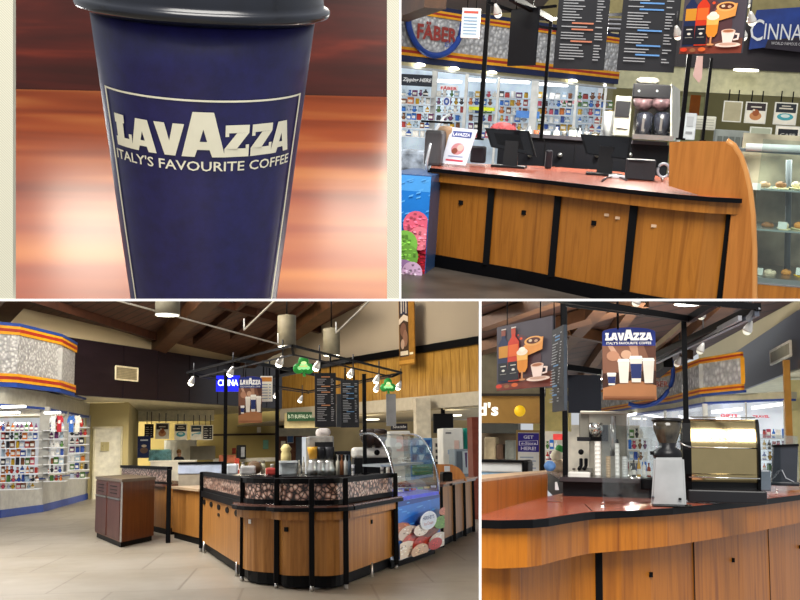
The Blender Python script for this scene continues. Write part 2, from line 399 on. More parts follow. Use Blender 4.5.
for k, (a, b, wd, tx) in enumerate([((-5,318),(20,290),.6,''),((158,346),(213,292),.55,''),((247,362),(352,290),.6,''),]):
    mb = MB(); A_, B_ = onC(*a, .25), onC(*b, .25); mb.bar(A_, B_, wd, .5, BW)
    one('roof_beam', mb, g, ['heavy timber roof beam end at the upper left corner above the gift shop sign', 'broad timber roof beam rising past the left cylinder pendant lamp', 'broad timber roof beam running up behind the two right cylinder pendant lamps'][k], 'beam', 'heavy beams under the timber ceiling')
for k, (a, b) in enumerate([((158,338),(26,297)),((205,300),(320,330)),((195,341),(250,296)),((232,336),(258,312)),((260,342),(312,300))]):
    mb = MB(); mb.bar(onC(*a, .12), onC(*b, .12), .22 if k < 2 else .14, .25, CW)
    one('roof_purlin', mb, g, ['long dark timber purlin above the plum fascia wall', 'dark timber purlin crossing behind the middle pendant lamp', 'thin timber purlin right of the left pendant lamp', 'short thin timber purlin above the kiosk frame', 'thin timber purlin left of the middle pendant lamp'][k], 'purlin', 'purlins under the timber ceiling')
# ---- right gable wall, wood band, beam
RA, RB = pl(g.at(300,450,38.1)), pl(g.at(480,450,28))
def onR(px, py): return g.onv(px, py, RA, RB)
rd = (Vector(RB)-Vector(RA)).normalized(); RN = Vector((rd.y, -rd.x, 0)); RN = RN if RN.y < 0 else -RN; RF = Vector(RB)+rd*6; RS = Vector(RA)-rd*1.5
mb = MB(); mb.ext([V3(RS,4.7), V3(RF,4.7), V3(RF,9.5), V3(RS,9.5)], -RN*.3, mt('9f9280', .8, var=.03, sc=.3)); struct('wall_right', mb, g)
mb = MB(); mb.ext([V3(RS,4.5), V3(RF,4.5), V3(RF,4.72), V3(RS,4.72)], RN*.12, BLACK); struct('trim_5', mb, g)
GW = wood('8a6426', 'b88c42', (2.5,2.5,.35), .5, 3, 'golden_panelling')
mb = MB(); mb.ext([V3(RS,3.15), V3(RF,3.15), V3(RF,4.5), V3(RS,4.5)], -RN*.2, GW)
q = RS.copy()
for k in range(60):
    p = RS+rd*(k*.45); mb.box((p.x+RN.x*.003, p.y+RN.y*.003, 3.83), (.014,.008,1.34), mt('86622a', .6), rz=math.atan2(rd.y, rd.x))
struct('wall_panelled', mb, g)
mb = MB(); mb.ext([V3(RS,2.75), V3(RF,2.75), V3(RF,3.15), V3(RS,3.15)], RN*.1, mt('b3aa98', .7, var=.03)); struct('trim_6', mb, g)
mb = MB(); mb.ext([V3(RS,2.7), V3(RF,2.7), V3(RF,2.74)+Vector((3,18,0)), V3(RS,2.74)+Vector((-2,12,0))], (0,0,.06), mt('b5aa92', .8)); struct('ceiling_low', mb, g)
mb = pbox(g, 276, 421, 484, 500, 50, .2, mt('ab966c', .8, var=.15, sc=.5)); struct('wall_far', mb, g)
mb = pbox(g, 417, 398, 431.5, 505, 29.5, .5, mt('c7bda8', .7)); one('square_column', mb, g, 'pale square column under the panelled wall band beside the black television', 'column')
# hanging banner
fr = frame4(g, (399.5,366), (415,369), (399.5,296), pl(Vector((RA[0],RA[1],0))+RN*.5), pl(Vector((RB[0],RB[1],0))+RN*.5))
t = thing('hanging_banner', 'tall narrow golden brown banner hanging against the cream gable wall', 'banner', g, fr[0]); part('cloth', board(fr, .03, mt('8d6222', .7)), t)
A = Art(*fr); A.r(.03,.12,.63,.98,'3b2a1c').r(.08,.72,.6,.96,'2b2d3d').r(.14,.74,.22,.94,'b9aea2').r(.3,.76,.36,.93,'a5978a').r(.45,.73,.54,.92,'a5978a').e(.3,.5,.2,.1,'6a4a3c').e(.42,.38,.16,.12,'7d5b48').e(.25,.3,.12,.07,'a58a78').r(.1,.14,.6,.2,'c9bda8').r(.7,.14,.92,.17,'d6cbb0').p([(.03,.66),(.35,.72),(.63,.68),(.63,.6),(.35,.64),(.03,.58)],'c8b9a6').r(.0,.02,1,.07,'b8863a')
part('print', A.mb, t)
# pendants and tracks
def pendant(x0, x1, y0, y1, D, lab):
    a, b = g.at(x0,y1,D), g.at(x1,y1,D); r = (b.x-a.x)/2; c = Vector(((a.x+b.x)/2, D, a.z)); h = g.at(x0,y0,D).z-a.z
    t = thing('cylinder_pendant_lamp', lab, 'lamp', g, c, 'cylinder pendants under the roof')
    mb = MB(); mb.lathe([(r,0),(r,h),(r*.96,h+.01),(.03,h+.02),(.03,h+.05)], c, mt('6e6858', .5), 28); mb.lathe([(r*.93,-.005),(r*.93,-.02),(r,-.02),(r,.0)], c, mt('c9c5b8', .4), 28); part('lamp_shade', mb, t)
    mb = MB(); mb.lathe([(.001,-.012),(r*.92,-.012)], c, mt('fff6e0', .5, em=9), 28); part('diffuser', mb, t)
    top = g.onp((x0+x1)/2, y0-40, qa, CN); mb = MB(); mb.tube([c+Vector((0,0,h)), c+Vector((0,0,h+1.4))], .02, BLACK, 6); part('stem', mb, t)
pendant(155,180,270,314.5,18,'large cream cylinder pendant lamp at the ceiling, leftmost of three over the hall')
pendant(277.5,296,316,346,24,'cream cylinder pendant lamp hanging over the near corner of the kiosk frame, middle of three')
pendant(323,340,329,355,28,'cream cylinder pendant lamp against the gable wall, rightmost of three')
for k, (a, b, l) in enumerate([((108,298),(278,344),'long thin white lighting rail running down to the middle pendant lamp'),((244,330),(277,298),'short thin white lighting rail rising towards the roof over the kiosk'),((336,333),(371,299),'thin white lighting rail in front of the gable wall')]):
    mb = MB(); p, q = g.at(*a, 17 if k == 0 else 22), g.at(*b, 23 if k == 0 else 20); mb.bar(p, q, .028, .028, mt('b5ae9f', .4)); mb.tube([q, q+Vector((0,0,.25))], .015, WHITE, 6); mb.tube([p, p+Vector((0,0,.25))], .015, WHITE, 6)
    one('lighting_rail', mb, g, l, 'rail', 'white rails under the roof')
# ---- gift shop on the left
SH = [pl(g.onz(-60,522,0)), pl(g.onz(0,518,0)), pl(g.onz(42,512,0)), pl(g.onz(88,499,0))]
def metal_mat():
    m, N, L, b = nodes('embossed_aluminium'); v = coords(N, L); vo = N.new('ShaderNodeTexVoronoi'); vo.inputs['Scale'].default_value = 11; L.new(v, vo.inputs['Vector'])
    L.new(ramp(N, L, vo.outputs['Distance'], [(.05, 'dedede'), (.6, '9c9c9e')]), b.inputs['Base Color']); b.inputs['Metallic'].default_value = .1; b.inputs['Roughness'].default_value = .42
    bp = N.new('ShaderNodeBump'); bp.inputs['Strength'].default_value = .8; bp.inputs['Distance'].default_value = .05; L.new(vo.outputs['Distance'], bp.inputs['Height']); L.new(bp.outputs[0], b.inputs['Normal']); return m
EM = metal_mat(); YEL = mt('d9971f', .45); RED = mt('9c2f22', .45); BLU = mt('24418c', .4); SILV = mt('a9a9a6', .45, .3)
def offs(P, dist):
    """shift a plan polyline towards the viewer"""
    out = []
    for i, p in enumerate(P):
        a = Vector(P[max(i-1,0)]); b = Vector(P[min(i+1,len(P)-1)]); d = (b-a).normalized(); n = Vector((d.y,-d.x)); n = n if n.y < 0 else -n
        out.append(tuple(Vector(p)+n*dist))
    return out
def band(mb, P, z0, z1, th, m):
    Q = offs(P, -th)
    for i in range(len(P)-1):
        a, b, c, d_ = P[i], P[i+1], Q[i+1], Q[i]
        mb.ext([V3(a,z0), V3(b,z0), V3(c,z0), V3(d_,z0)], (0,0,z1-z0), m)
    return mb
FP = offs([SH[0], SH[1], SH[2], pl(g.onv(73,450, SH[2], SH[3]))], .35)
ft = thing('shop_fascia', 'embossed silver fascia with yellow and red stripes over the left gift shop windows', 'shop sign', g, V3(FP[1],3.3))
part('metal_panel', band(MB(), FP, 3.62, 4.62, .05, EM), ft)
mb = MB(); 
for z0, z1, m, o_ in ((3.4,3.47,YEL,.04),(3.47,3.55,RED,.045),(3.55,3.62,YEL,.04),(4.62,4.69,YEL,.04),(4.69,4.77,RED,.045),(4.77,4.84,YEL,.04)): band(mb, offs(FP, o_), z0, z1, .06, m)
part('stripe', mb, ft, 'yellow and red striped border')
part('blue_edge', band(band(MB(), offs(FP,.05), 4.84, 4.92, .1, BLU), offs(FP,.02), 3.28, 3.4, .1, BLU), ft, 'blue outer edge')
a, b_ = V3(FP[3],0), V3(FP[2],0)
mb = MB(); mb.box((FP[2][0],FP[2][1]-.06,4.06), (.16,.1,.9), SILV); mb.box((FP[3][0]-.05,FP[3][1]-.08,4.07), (.1,.1,1.3), YEL); part('edge_strip', mb, ft)
struct('wall_shop', band(MB(), SH, .18, .93, .2, SILV), g); struct('baseboard_shop', band(MB(), offs(SH,.03), 0, .2, .2, BLU), g)
struct('trim_7', band(band(MB(), SH, 2.84, 3.3, .2, mt('a39f90', .5, .1)), offs(SH,.02), 2.8, 2.86, .2, BLU), g)
struct('trim_8', band(band(MB(), offs(SH,.03), .93, .98, .25, mt('b4b4b4',.3,.5)), offs(SH,.035), .89, .93, .25, BLU), g)
mb = MB()
for (px, w_) in ((39.5,.26),(66,.09),(88,.12)):
    p = g.onv(px,450,SH[2],SH[3]) if px > 40 else V3(SH[2],0); mb.box((p.x,p.y-.03,1.9), (w_,.14,1.95), mt('a3a39e',.4))
struct('window_1', mb, g); struct('window_2', band(MB(), offs(SH[1:],-.1), .98, 2.84, .02, glass()), g)
mb = MB(); p = g.onv(90.5,450,SH[2],SH[3]); mb.box((p.x,p.y,1.65), (.16,.3,3.3), mt('a87a34', .5)); struct('trim_9', mb, g)
# interior
BI = offs(SH, -3.2); struct('wall_shop_back', band(MB(), BI, 0, 2.95, .1, mt('b4c2d4', .7, em=.4, var=.15, sc=1)), g)  # emission in the wall colour makes the shop interior look lit
mb = MB(); mb.ext([V3(p,2.9) for p in offs(SH,-.22)]+[V3(BI[3],2.9), V3(BI[0],2.9)], (0,0,.08), mt('cfd2da',.7)); struct('ceiling_shop', mb, g)
for k, (x0, x1, y) in enumerate(((2,25,407),(1,19,413),(45,60,413))):
    mb = MB(); p, q = g.at(x0,y,26.5+k*.5), g.at(x1,y-.6,26.5+k*.5); mb.bar(p, q, .25, .05, mt('ffffff',.5,em=6))
    one('tube_light', mb, g, ['long bright tube light nearest the glass inside the left gift shop', 'second bright tube light inside the left gift shop', 'short bright tube light inside the right hand shop window'][k], 'light')
mb = MB(); Q = offs(SH,-2.9); band(mb, Q, 2.42, 2.56, .05, mt('b3283c',.5)); one('red_wall_stripe', mb, g, 'red stripe along the back wall inside the gift shop', 'stripe')
cols = ['c9a227','a8322b','2f4f9e','ece7dc','4f7d3a','7b4a2b','d0742c','2c2c33','b9c4d8','6d3a6a','a3b8c9','c14a5f']
kinds = ['plush_toy','packet','bottle','mug','jar','packet','plush_toy']
cn = {'c9a227':'yellow','a8322b':'red','2f4f9e':'blue','ece7dc':'white','4f7d3a':'green','7b4a2b':'brown','d0742c':'orange','2c2c33':'black','b9c4d8':'pale blue','6d3a6a':'purple','a3b8c9':'grey blue','c14a5f':'pink'}
rows3 = [(431,7.5,'top'),(439.5,6.5,'second'),(448,6.5,'third'),(456.5,6.5,'fourth'),(465,6.5,'fifth'),(473.5,6.5,'sixth'),(482,6.5,'seventh'),(489,6,'bottom')]
for r_, (py, h_, nm) in enumerate(rows3):
    for w0, w1, D, win in ((-1,38,25.5,'left window of the gift shop'),(43,64.5,29.0,'middle window of the gift shop'),(68,87,31,'right window of the gift shop')):
        if D > 26 and r_ == 7: continue
        dy = {25.5:0, 29.0:-1, 31:-4}[D]; mb = pbox(g, w0, py+dy, w1, py+dy+.9, D, .5, mt('dadde2',.4))
        one('display_shelf', mb, g, 'white %s shelf in the %s' % (nm, win), 'shelf', 'shelves in the gift shop windows')
        x = w0+4; i = 0
        while x < w1-1:
            k = random.choice(kinds) if r_ else random.choice(['bottle','plush_toy']); c_ = random.choice(cols); wd = random.uniform(3.6,5.2)
            goods(g, x, py+dy, wd, h_*random.uniform(.9,1.2)*(27/D), D+.25, k, c_, '%s %s, %s shelf, %s, %s from left' % (cn[c_], k.replace('_',' '), nm, win.replace(' of the gift shop',' of gift shop'), ['first','second','third','fourth','fifth','sixth','seventh','eighth','ninth','tenth','eleventh','twelfth'][i]), 'goods on the %s shelf of the %s' % (nm, win))
            x += wd+random.uniform(.1,.7); i += 1
for k, (px, c_, l) in enumerate(((71,'3a6cc0','blue shirt hanging high in the right window of the gift shop'),(77,'dcd9cf','white shirt hanging high in the right window of the gift shop'),(53,'dbe6f4','pale shirt hanging high in the middle window of the gift shop'),(59,'b32b38','red shirt hanging high in the middle window of the gift shop'))):
    goods(g, px, 432, 8, 17, 30.2 if k < 2 else 28.6, 'shirt', c_, l, 'shirts hanging in the gift shop', 'shirt')
# ---- food court recess contents
def framed(g, x0, y0, x1, y1, D, name, label, cat, frame='e4dfce', back='f0ead8', draw=None, group=None, th=.06, hang=0, em=0):
    fr = frame_rect(g, x0, y0, x1, y1, D); t = thing(name, label, cat, g, fr[0], group); part('board', board(fr, th, mt(frame,.5)), t)
    A = Art(*fr, em=em); A.r(.06,.05,.94,.95,back)
    if draw: draw(A)
    part('print', A.mb, t)
    if hang:
        O, U, V, N = fr
        for u in (.25,.75): part('hanger', MB().tube([O+U*u+V-N*th/2, O+U*u+V-N*th/2+Vector((0,0,hang))], .006 if D < 15 else .015, BLACK, 5), t)
    return t
def d_menu(A):
    A.r(.06,.05,.94,.95,'1f1f22')
    for k in range(5): A.r(.15,.14+k*.15,.15+.3+.1*(k%2),.18+k*.15,'b8b4a8').r(.68,.14+k*.15,.84,.18+k*.15,'b8b4a8')
def d_shake(A): A.r(.06,.6,.94,.95,'3a3134').e(.5,.35,.28,.2,'c98a5a').e(.5,.5,.16,.16,'a35a35').e(.4,.62,.06,.05,'e7d8c0').r(.25,.74,.75,.8,'d9d2c0')
def d_dish(A): A.r(.06,.55,.94,.95,'2f3338').e(.5,.36,.36,.16,'4aa5b0').e(.5,.4,.2,.08,'d8e6e0').r(.2,.7,.8,.76,'d9d2c0').r(.3,.82,.7,.86,'d9d2c0')
def d_plate(A): A.r(.06,.55,.94,.95,'35424c').p([(.1,.25),(.9,.4),(.9,.55),(.1,.4)],'7fb0b8').e(.5,.3,.3,.1,'e6e2d4').r(.2,.72,.8,.78,'d9d2c0')
framed(g,144.5,424,153.5,438,42,'menu_board','small black chalk menu board at the left end of the food court counter','menu',back='1f1f22',draw=d_menu,hang=.5,frame='2a2622')
framed(g,155.5,423,169,439,42,'hanging_poster','hanging poster of a milkshake over the food court counter','poster',draw=d_shake,hang=.4)
framed(g,174.5,424,187,440,42,'hanging_poster','hanging poster of a blue dish over the food court counter','poster',draw=d_dish,hang=.4)
framed(g,190.5,425,202,440,42,'hanging_poster','hanging poster of a white plate over the food court counter','poster',draw=d_plate,hang=.4)
framed(g,202.5,425,213,440,42,'menu_board','white framed menu board rightmost over the food court counter','menu',draw=d_menu,hang=.4)
framed(g,137.5,436,150.5,458,41,'standing_sign','narrow navy sign with a white coffee logo beside the food court entrance','sign',frame='1f2b57',back='1f2b57',draw=lambda A: (A.r(.2,.78,.8,.84,'d8dbe6'), A.e(.5,.35,.3,.14,'6a5247'), A.e(.5,.55,.2,.06,'c9b9a6')))
for k, (x0,y0,x1,y1,D,c_,nm,l,ct) in enumerate([
    (131,467,150,500,38,'6f6a5e','steel_cabinet','grey steel cabinet end at the food court entrance','cabinet'),
    (150,461,196,500,40,'d7d3c6','serving_counter','pale serving counter under the hanging food posters','counter'),
    (196,470,277,500,39,'c9c4b8','serving_counter','long pale serving counter behind the kiosk','counter'),
    (164,440,196,461,47,'d8d8d2','wall_menu_panel','white back panel behind the food court counter','panel'),
    (190,446,215,460,46,'9a9484','kitchen_hood','grey beige kitchen hood behind the food court counter','hood'),
    (213,458,277,462,46,'e2dccd','long_shelf','long white shelf under the yellow wall','shelf')]):
    mb = pbox(g, x0,y0,x1,y1,D,.6,mt(c_,.5,var=.1,sc=1.5),bev=.02)
    if 'counter' in nm or 'cab' in nm: pbox(g, x0-.5,y0-.8,x1+.5,y0+.4,D-.05,.7,mt(shade(c_,1.1),.35),mb)
    one(nm, mb, g, l, ct)
# display case with glass front
t = thing('food_display_case', 'sloping glass food display case on the food court counter left of the server', 'display case', g, g.at(160,461,40))
mb = MB(); a, b_, c_, e_ = g.at(148,461,40), g.at(172,461,40), g.at(170,449,40.6), g.at(150,449,40.6); mb.ext([a,b_,c_,e_], (0,.05,0), glass('dff0f4')); part('front_glass', mb, t)
part('case_body', pbox(g,149,450,171,461,40.9,.4,mt('8fa3a0',.4,var=.3,sc=5)), t)
# person at the counter
def figure(g, px, py_foot, D, H, hair, shirt, trousers, label, facing=0, arm=None):
    p = g.at(px, py_foot, D); t = thing('person', label, 'person', g, p); s = H/1.75
    q = lambda x, y, z: p + Matrix.Rotation(facing, 3, 'Z') @ Vector((x*s, y*s, z*s))
    J = {'hip':(0,0,.95,.14),'waist':(0,0,1.1,.13),'chest':(0,0,1.32,.16),'neck':(0,0,1.5,.06),'h1':(0,-.02,1.6,.085),'h2':(0,-.01,1.68,.09),
         'sl':(-.17,0,1.42,.065),'el':(-.24,.0,1.15,.045),'wl':(-.2,-.2,1.0,.032),'hl':(-.17,-.28,1.0,.035),'sr':(.17,0,1.42,.065),'er':(.24,.0,1.15,.045),'wr':(.2,-.2,1.0,.032),'hr':(.17,-.28,1.0,.035),
         'tl':(-.09,0,.85,.09),'kl':(-.1,-.02,.48,.06),'al':(-.1,.02,.08,.042),'fl':(-.1,-.13,.04,.035),'tr':(.09,0,.85,.09),'kr':(.1,-.02,.48,.06),'ar':(.1,.02,.08,.042),'fr':(.1,-.13,.04,.035)}
    E = [('hip','waist'),('waist','chest'),('chest','neck'),('neck','h1'),('h1','h2'),('chest','sl'),('sl','el'),('el','wl'),('wl','hl'),('chest','sr'),('sr','er'),('er','wr'),('wr','hr'),('hip','tl'),('tl','kl'),('kl','al'),('al','fl'),('hip','tr'),('tr','kr'),('kr','ar'),('ar','fr')]
    names = list(J); me = bpy.data.meshes.new('person_body'); me.from_pydata([q(*J[n][:3])-p for n in names], [(names.index(a), names.index(b)) for a, b in E], [])
    o = bpy.data.objects.new('tmp', me); C.objects.link(o); o.modifiers.new('s','SKIN').use_smooth_shade = True
    for i, n in enumerate(names): me.skin_vertices[0].data[i].radius = (J[n][3]*s, J[n][3]*s); me.skin_vertices[0].data[i].use_root = (n == 'hip')
    sb = o.modifiers.new('d','SUBSURF'); sb.levels = 2; sb.render_levels = 2
    m2 = bpy.data.meshes.new_from_object(o.evaluated_get(bpy.context.evaluated_depsgraph_get())); bpy.data.objects.remove(o)
    skin, sh, tr, sho = mt('b98a6c',.6), mt(shirt,.8), mt(trousers,.8), mt('1c1a1a',.5)
    m2.materials.clear()
    for m in (skin, sh, tr, sho): m2.materials.append(m)
    for f in m2.polygons:
        c = (Matrix.Rotation(-facing, 3, 'Z') @ f.center)/s; f.use_smooth = True
        f.material_index = 3 if c.z < .12 else 2 if c.z < .98 and abs(c.x) < .19 and c.y > -.17 else 0 if c.z > 1.5 or c.y < -.12 else 1
    b = bpy.data.objects.new('body', m2); C.objects.link(b); b.parent = t['e']
    mb = MB(); mb.ball(q(0,.025,1.71), .105*s, mt(hair,.6), 10, (1,1.05,1.05)); part('hair', mb, t)
    mb = MB(); mb.ball(q(0,-.105,1.635), .018*s, skin, 6); mb.ball(q(-.09,0,1.64), .02*s, skin, 6); mb.ball(q(.09,0,1.64), .02*s, skin, 6)
    for x in (-.034,.034): mb.ball(q(x,-.09,1.66), .012*s, mt('2a201c',.4), 6)
    mb.box(q(0,-.092,1.597), (.05*s,.01,.01*s), mt('8a4a42',.5)); part('face', mb, t)
    for hx in (-.17,.17):
        for k in range(5):
            o_ = (k-2)*.016; mb = MB(); L_ = (.05,.075,.085,.08,.06)[k]; mb.tube([q(hx+o_,-.29,1.0), q(hx+o_*1.15,-.29-L_*.6,1.0), q(hx+o_*1.2,-.29-L_,.985)], .0085*s, skin, 6); part('finger', mb, t)
    return t
figure(g, 178.5, 491, 43, 1.65, '8a6238', '1d2028', '24242a', 'server with light brown hair in a dark top standing behind the food court counter', .3)
# items under the yellow wall
t = thing('drinks_machine', 'tall black and white drinks machine against the yellow wall', 'drinks machine', g, g.at(242,459,45)); part('housing', pbox(g,236.5,445,246,459,45,.5,DARK,bev=.03), t); part('front_panel', pbox(g,241,447,244.6,457,44.96,.04,mt('c9ccd0',.4)), t)
one('fire_alarm_box', pbox(g,232,448,236,454,49.9,.1,mt('9c3a2a',.5),bev=.02), g, 'small red box on the yellow wall left of the drinks machine', 'box')
framed(g,263,440,268.5,449,49.9,'wall_notice','teal notice on the yellow wall between the kiosk posts','notice',frame='5f9c8a',back='79b09c')
framed(g,257,427,261,432.5,49.7,'wall_notice','tiny white notice above the dark wall rail','notice')
one('pastry_box', pbox(g,219,455,236,463,43,.5,mt('b86a4a',.6,var=.3,sc=3)), g, 'orange and red packed box display on the shelf left of the drinks machine', 'box')
# green hall sign and far entrance
mb = pbox(g, 284.5,413,318,428,37.4,.2,mt('a89c74',.7)); mb2 = pbox(g, 276,428,320,436,47,.2,mt('b8b4a4',.7)); struct('trim_10', mb, g); struct('trim_11', mb2, g)
fr = frame_rect(g, 287,412,316,421,37); t = thing('hall_sign', 'long dark green sign with white letters behind the kiosk menus', 'sign', g, fr[0]); part('board', board(fr,.1,mt('1e4a2c',.5)), t)
A = Art(*fr); A.t('B-TI BUFFALO WR', .5,.3,.42,'cfe0cc',.92,bold=.01); part('lettering', A.mb, t)
struct('wall_corridor', pbox(g, 277, 436, 322, 503, 48.5, .2, mt('6e4838',.7,var=.1)), g)
struct('door_2', pbox(g, 302,437,309.5,500,48.3,.15,mt('e8eef4',.5,em=.6)), g)
one('corridor_door_frame', pbox(g, 296,437,302,500,48.25,.2,mt('59626c',.5)), g, 'grey open door leaf left of the bright doorway', 'door leaf')
framed(g,287,432,293.5,443,48.3,'wall_poster','small blue poster on the brown wall under the green sign','poster',frame='c8ccd4',back='3c5c8e')
framed(g,281,441,285.5,451,48.3,'wall_notice','small white notice on the brown wall at the kiosk post','notice')
# ---- the kiosk
def bean_mat():
    m, N, L, b = nodes('coffee_bean_print'); v = coords(N, L); vo = N.new('ShaderNodeTexVoronoi'); vo.inputs['Scale'].default_value = 17; L.new(v, vo.inputs['Vector'])
    v2 = N.new('ShaderNodeTexVoronoi'); v2.inputs['Scale'].default_value = 17; v2.feature = 'DISTANCE_TO_EDGE'; L.new(v, v2.inputs['Vector'])
    c1 = ramp(N, L, vo.outputs['Distance'], [(.0,'fffaf2'),(.3,'dcb8a2'),(.6,'8a5c4a'),(.9,'341c16')])
    mx = N.new('ShaderNodeMixRGB'); mx.blend_type = 'MULTIPLY'; mx.inputs[0].default_value = 1; L.new(c1, mx.inputs[1]); L.new(ramp(N, L, v2.outputs['Distance'], [(.03,'1a1012'),(.14,'ffffff')]), mx.inputs[2])
    L.new(mx.outputs[0], b.inputs['Base Color']); b.inputs['Roughness'].default_value = .3; return m
BEAN = bean_mat()
B_ = [g.onz(201,551,0), g.onz(242,580,0), g.onz(276,587,0), g.onz(311,590,0), g.onz(345,588,0), g.onz(395,568,0)]
def tip(a, b, k): return a+(b-a)*k
def curve(a, b, bulge, n=5):
    d_ = b-a; nn = Vector((d_.y,-d_.x,0)).normalized(); nn = nn if nn.y < 0 else -nn
    return [a+d_*(i/n)+nn*bulge*(1-(2*i/n-1)**2) for i in range(n+1)]
def seg_thing(i, label, counter=True, bulge=0.0):
    a, b = B_[i].copy(), B_[i+1].copy(); P = curve(a, b, bulge) if bulge else [a, b]; PP = [pl(p) for p in P]
    t = thing('counter_section', label, 'counter', g, a, 'sections of the kiosk front')
    part('wood_panel', band(MB(), PP, .16, .9, .3, KW), t)
    part('toe_kick', band(MB(), offs(PP,-.06), .02, .17, .25, BLACK), t)
    if counter:
        part('countertop', band(MB(), offs(PP,.12), .928, .95, .4, CT), t, 'rust brown countertop'); 
        part('countertop_edge', band(MB(), offs(PP,.135), .885, .93, .2, BLACK), t); part('apron', band(MB(), offs(PP,.07), .79, .88, .12, KW), t)
    else: part('countertop', band(MB(), offs(PP,.03), .87, .96, .4, BLACK), t, 'black countertop band')
    q = offs(PP,-.02); part('bean_panel', band(MB(), q, 1.0, 1.2, .03, BEAN), t, 'coffee bean print panel')
    part('top_rail', band(MB(), offs(PP,0.01), 1.2, 1.26, .09, BLACK), t); part('lower_rail', band(MB(), offs(PP,0.0), .955, 1.01, .07, BLACK), t)
    lo = (KW, .42, .62)
    mb = MB(); n = len(P)
    cpt = P[n//2] if bulge else tip(a, b, .5); cc = Vector((cpt.x, cpt.y-.03, .66))
    return t, a, b
t, a, b = seg_thing(0, 'kiosk counter section with five round holes, leftmost under the black bean print rail', counter=False)
mb = MB(); dd = (b-a).normalized(); nn = Vector((dd.y,-dd.x,0)); nn = nn if nn.y < 0 else -nn
for k in range(5):
    c = tip(a, b, .09+.2*k)+Vector((0,0,.79)); o = part('round_hole', MB().ext([c+dd*(.14*math.cos(a_))+Vector((0,0,.04*math.sin(a_))) for a_ in [k2*PI/8 for k2 in range(16)]], nn*.012, BLACK), t)
c = tip(a,b,.49)+Vector((0,0,.68)); part('round_hole', MB().ext([c+dd*(.09*math.cos(a_))+Vector((0,0,.025*math.sin(a_))) for a_ in [k2*PI/6 for k2 in range(12)]], nn*.012, BLACK), t)
for k in (.09,.9):
    part('foot', MB().lathe([(.03,0),(.02,.05),(.015,.18)], tip(a,b,k)+Vector((0,0,0)), STEEL, 8), t)
labs = ['curved kiosk counter section with a white sticker, second from the left corner','curved kiosk counter section with a small black square, at the near corner','curved kiosk counter section of plain wood, right of the near corner','flat kiosk counter section beside the ice cream freezer, under a long bean print panel']
for i in range(1, 5):
    t, a, b = seg_thing(i, labs[i-1], bulge=.12 if i < 4 else 0); mid = tip(a,b,.5); mid = mid+Vector((0,-.13 if i < 4 else 0,0))
    dd = (b-a).normalized(); nn = Vector((dd.y,-dd.x,0)); nn = nn if nn.y < 0 else -nn
    if i in (2,4): c = tip(a,b,.5)+nn*(.125 if i < 4 else .005)+Vector((0,0,.68)); part('key_plate', MB().bar(c-dd*.025, c+dd*.025, .02, .05, BLACK), t)
    if i == 1: c = tip(a,b,.5)+nn*.125+Vector((0,0,.74)); part('sticker', MB().bar(c-dd*.03, c+dd*.03, .006, .05, WHITE), t)
    part('foot', MB().lathe([(.03,0),(.02,.05),(.015,.18)], tip(a,b,.5)+Vector((0,0,0)), STEEL, 8), t)
pl_ = ['at the far left corner of the kiosk front','left of the second counter section','left of the near corner section','right of the near corner section','left of the last flat section','at the freezer end of the kiosk front']
for i, p in enumerate(B_):
    t = thing('kiosk_post', 'black square counter post '+pl_[i], 'post', g, p, 'black posts of the kiosk front')
    w_ = .06 if i in (0,5) else .062; part('post_shaft', MB().box((p.x, p.y-.14, .66), (w_, .05, 1.2), BLACK, bev=.01), t); part('foot', MB().lathe([(.03,0),(.02,.06)], (p.x,p.y-.1,0), STEEL, 8), t)
# left gap counter and outer left bean counter
def simple_counter(P, label, z, apron, beans=None, name='counter_section', cat='counter', wd=KW, top=CT, seam=()):
    PP = [pl(p) for p in P]; t = thing(name, label, cat, g, P[0]); part('wood_panel', band(MB(), PP, .12, z-.03, .35, wd), t); part('toe_kick', band(MB(), offs(PP,-.04), 0, .13, .3, BLACK), t)
    part('countertop', band(MB(), offs(PP,.06), z-.04, z, .9, top), t)
    if beans:
        part('bean_panel', band(MB(), offs(PP,-.05), z+.04, z+.28, .03, BEAN), t, 'coffee bean print panel'); part('top_rail', band(MB(), offs(PP,-.02), z+.28, z+.34, .1, BLACK), t); part('lower_rail', band(MB(), offs(PP,-.02), z, z+.04, .1, BLACK), t)
    for k in seam:
        p = P[0]+(P[-1]-P[0])*k; part('mullion', MB().box((p.x,p.y-.02,z/2), (.055,.06,z-.02), BLACK), t)
    return t
simple_counter([g.onz(172,538,0), g.onz(201,546,0)], 'low wooden counter section with a pale top between the left post and the bean rail', .95, 0, top=mt('b39a7c',.4))
simple_counter([g.onz(118,523,0), g.onz(165,535,0)], 'left outer kiosk counter with bean print rail behind the brown cabinet', .96, 0, beans=True)
p = g.onz(168,543,0); t = thing('kiosk_post', 'black square post between the brown cabinet and the low wooden counter', 'post', g, p, 'black posts of the kiosk front'); part('post_shaft', MB().box((p.x,p.y,.64), (.08,.08,1.28), BLACK, bev=.01), t)
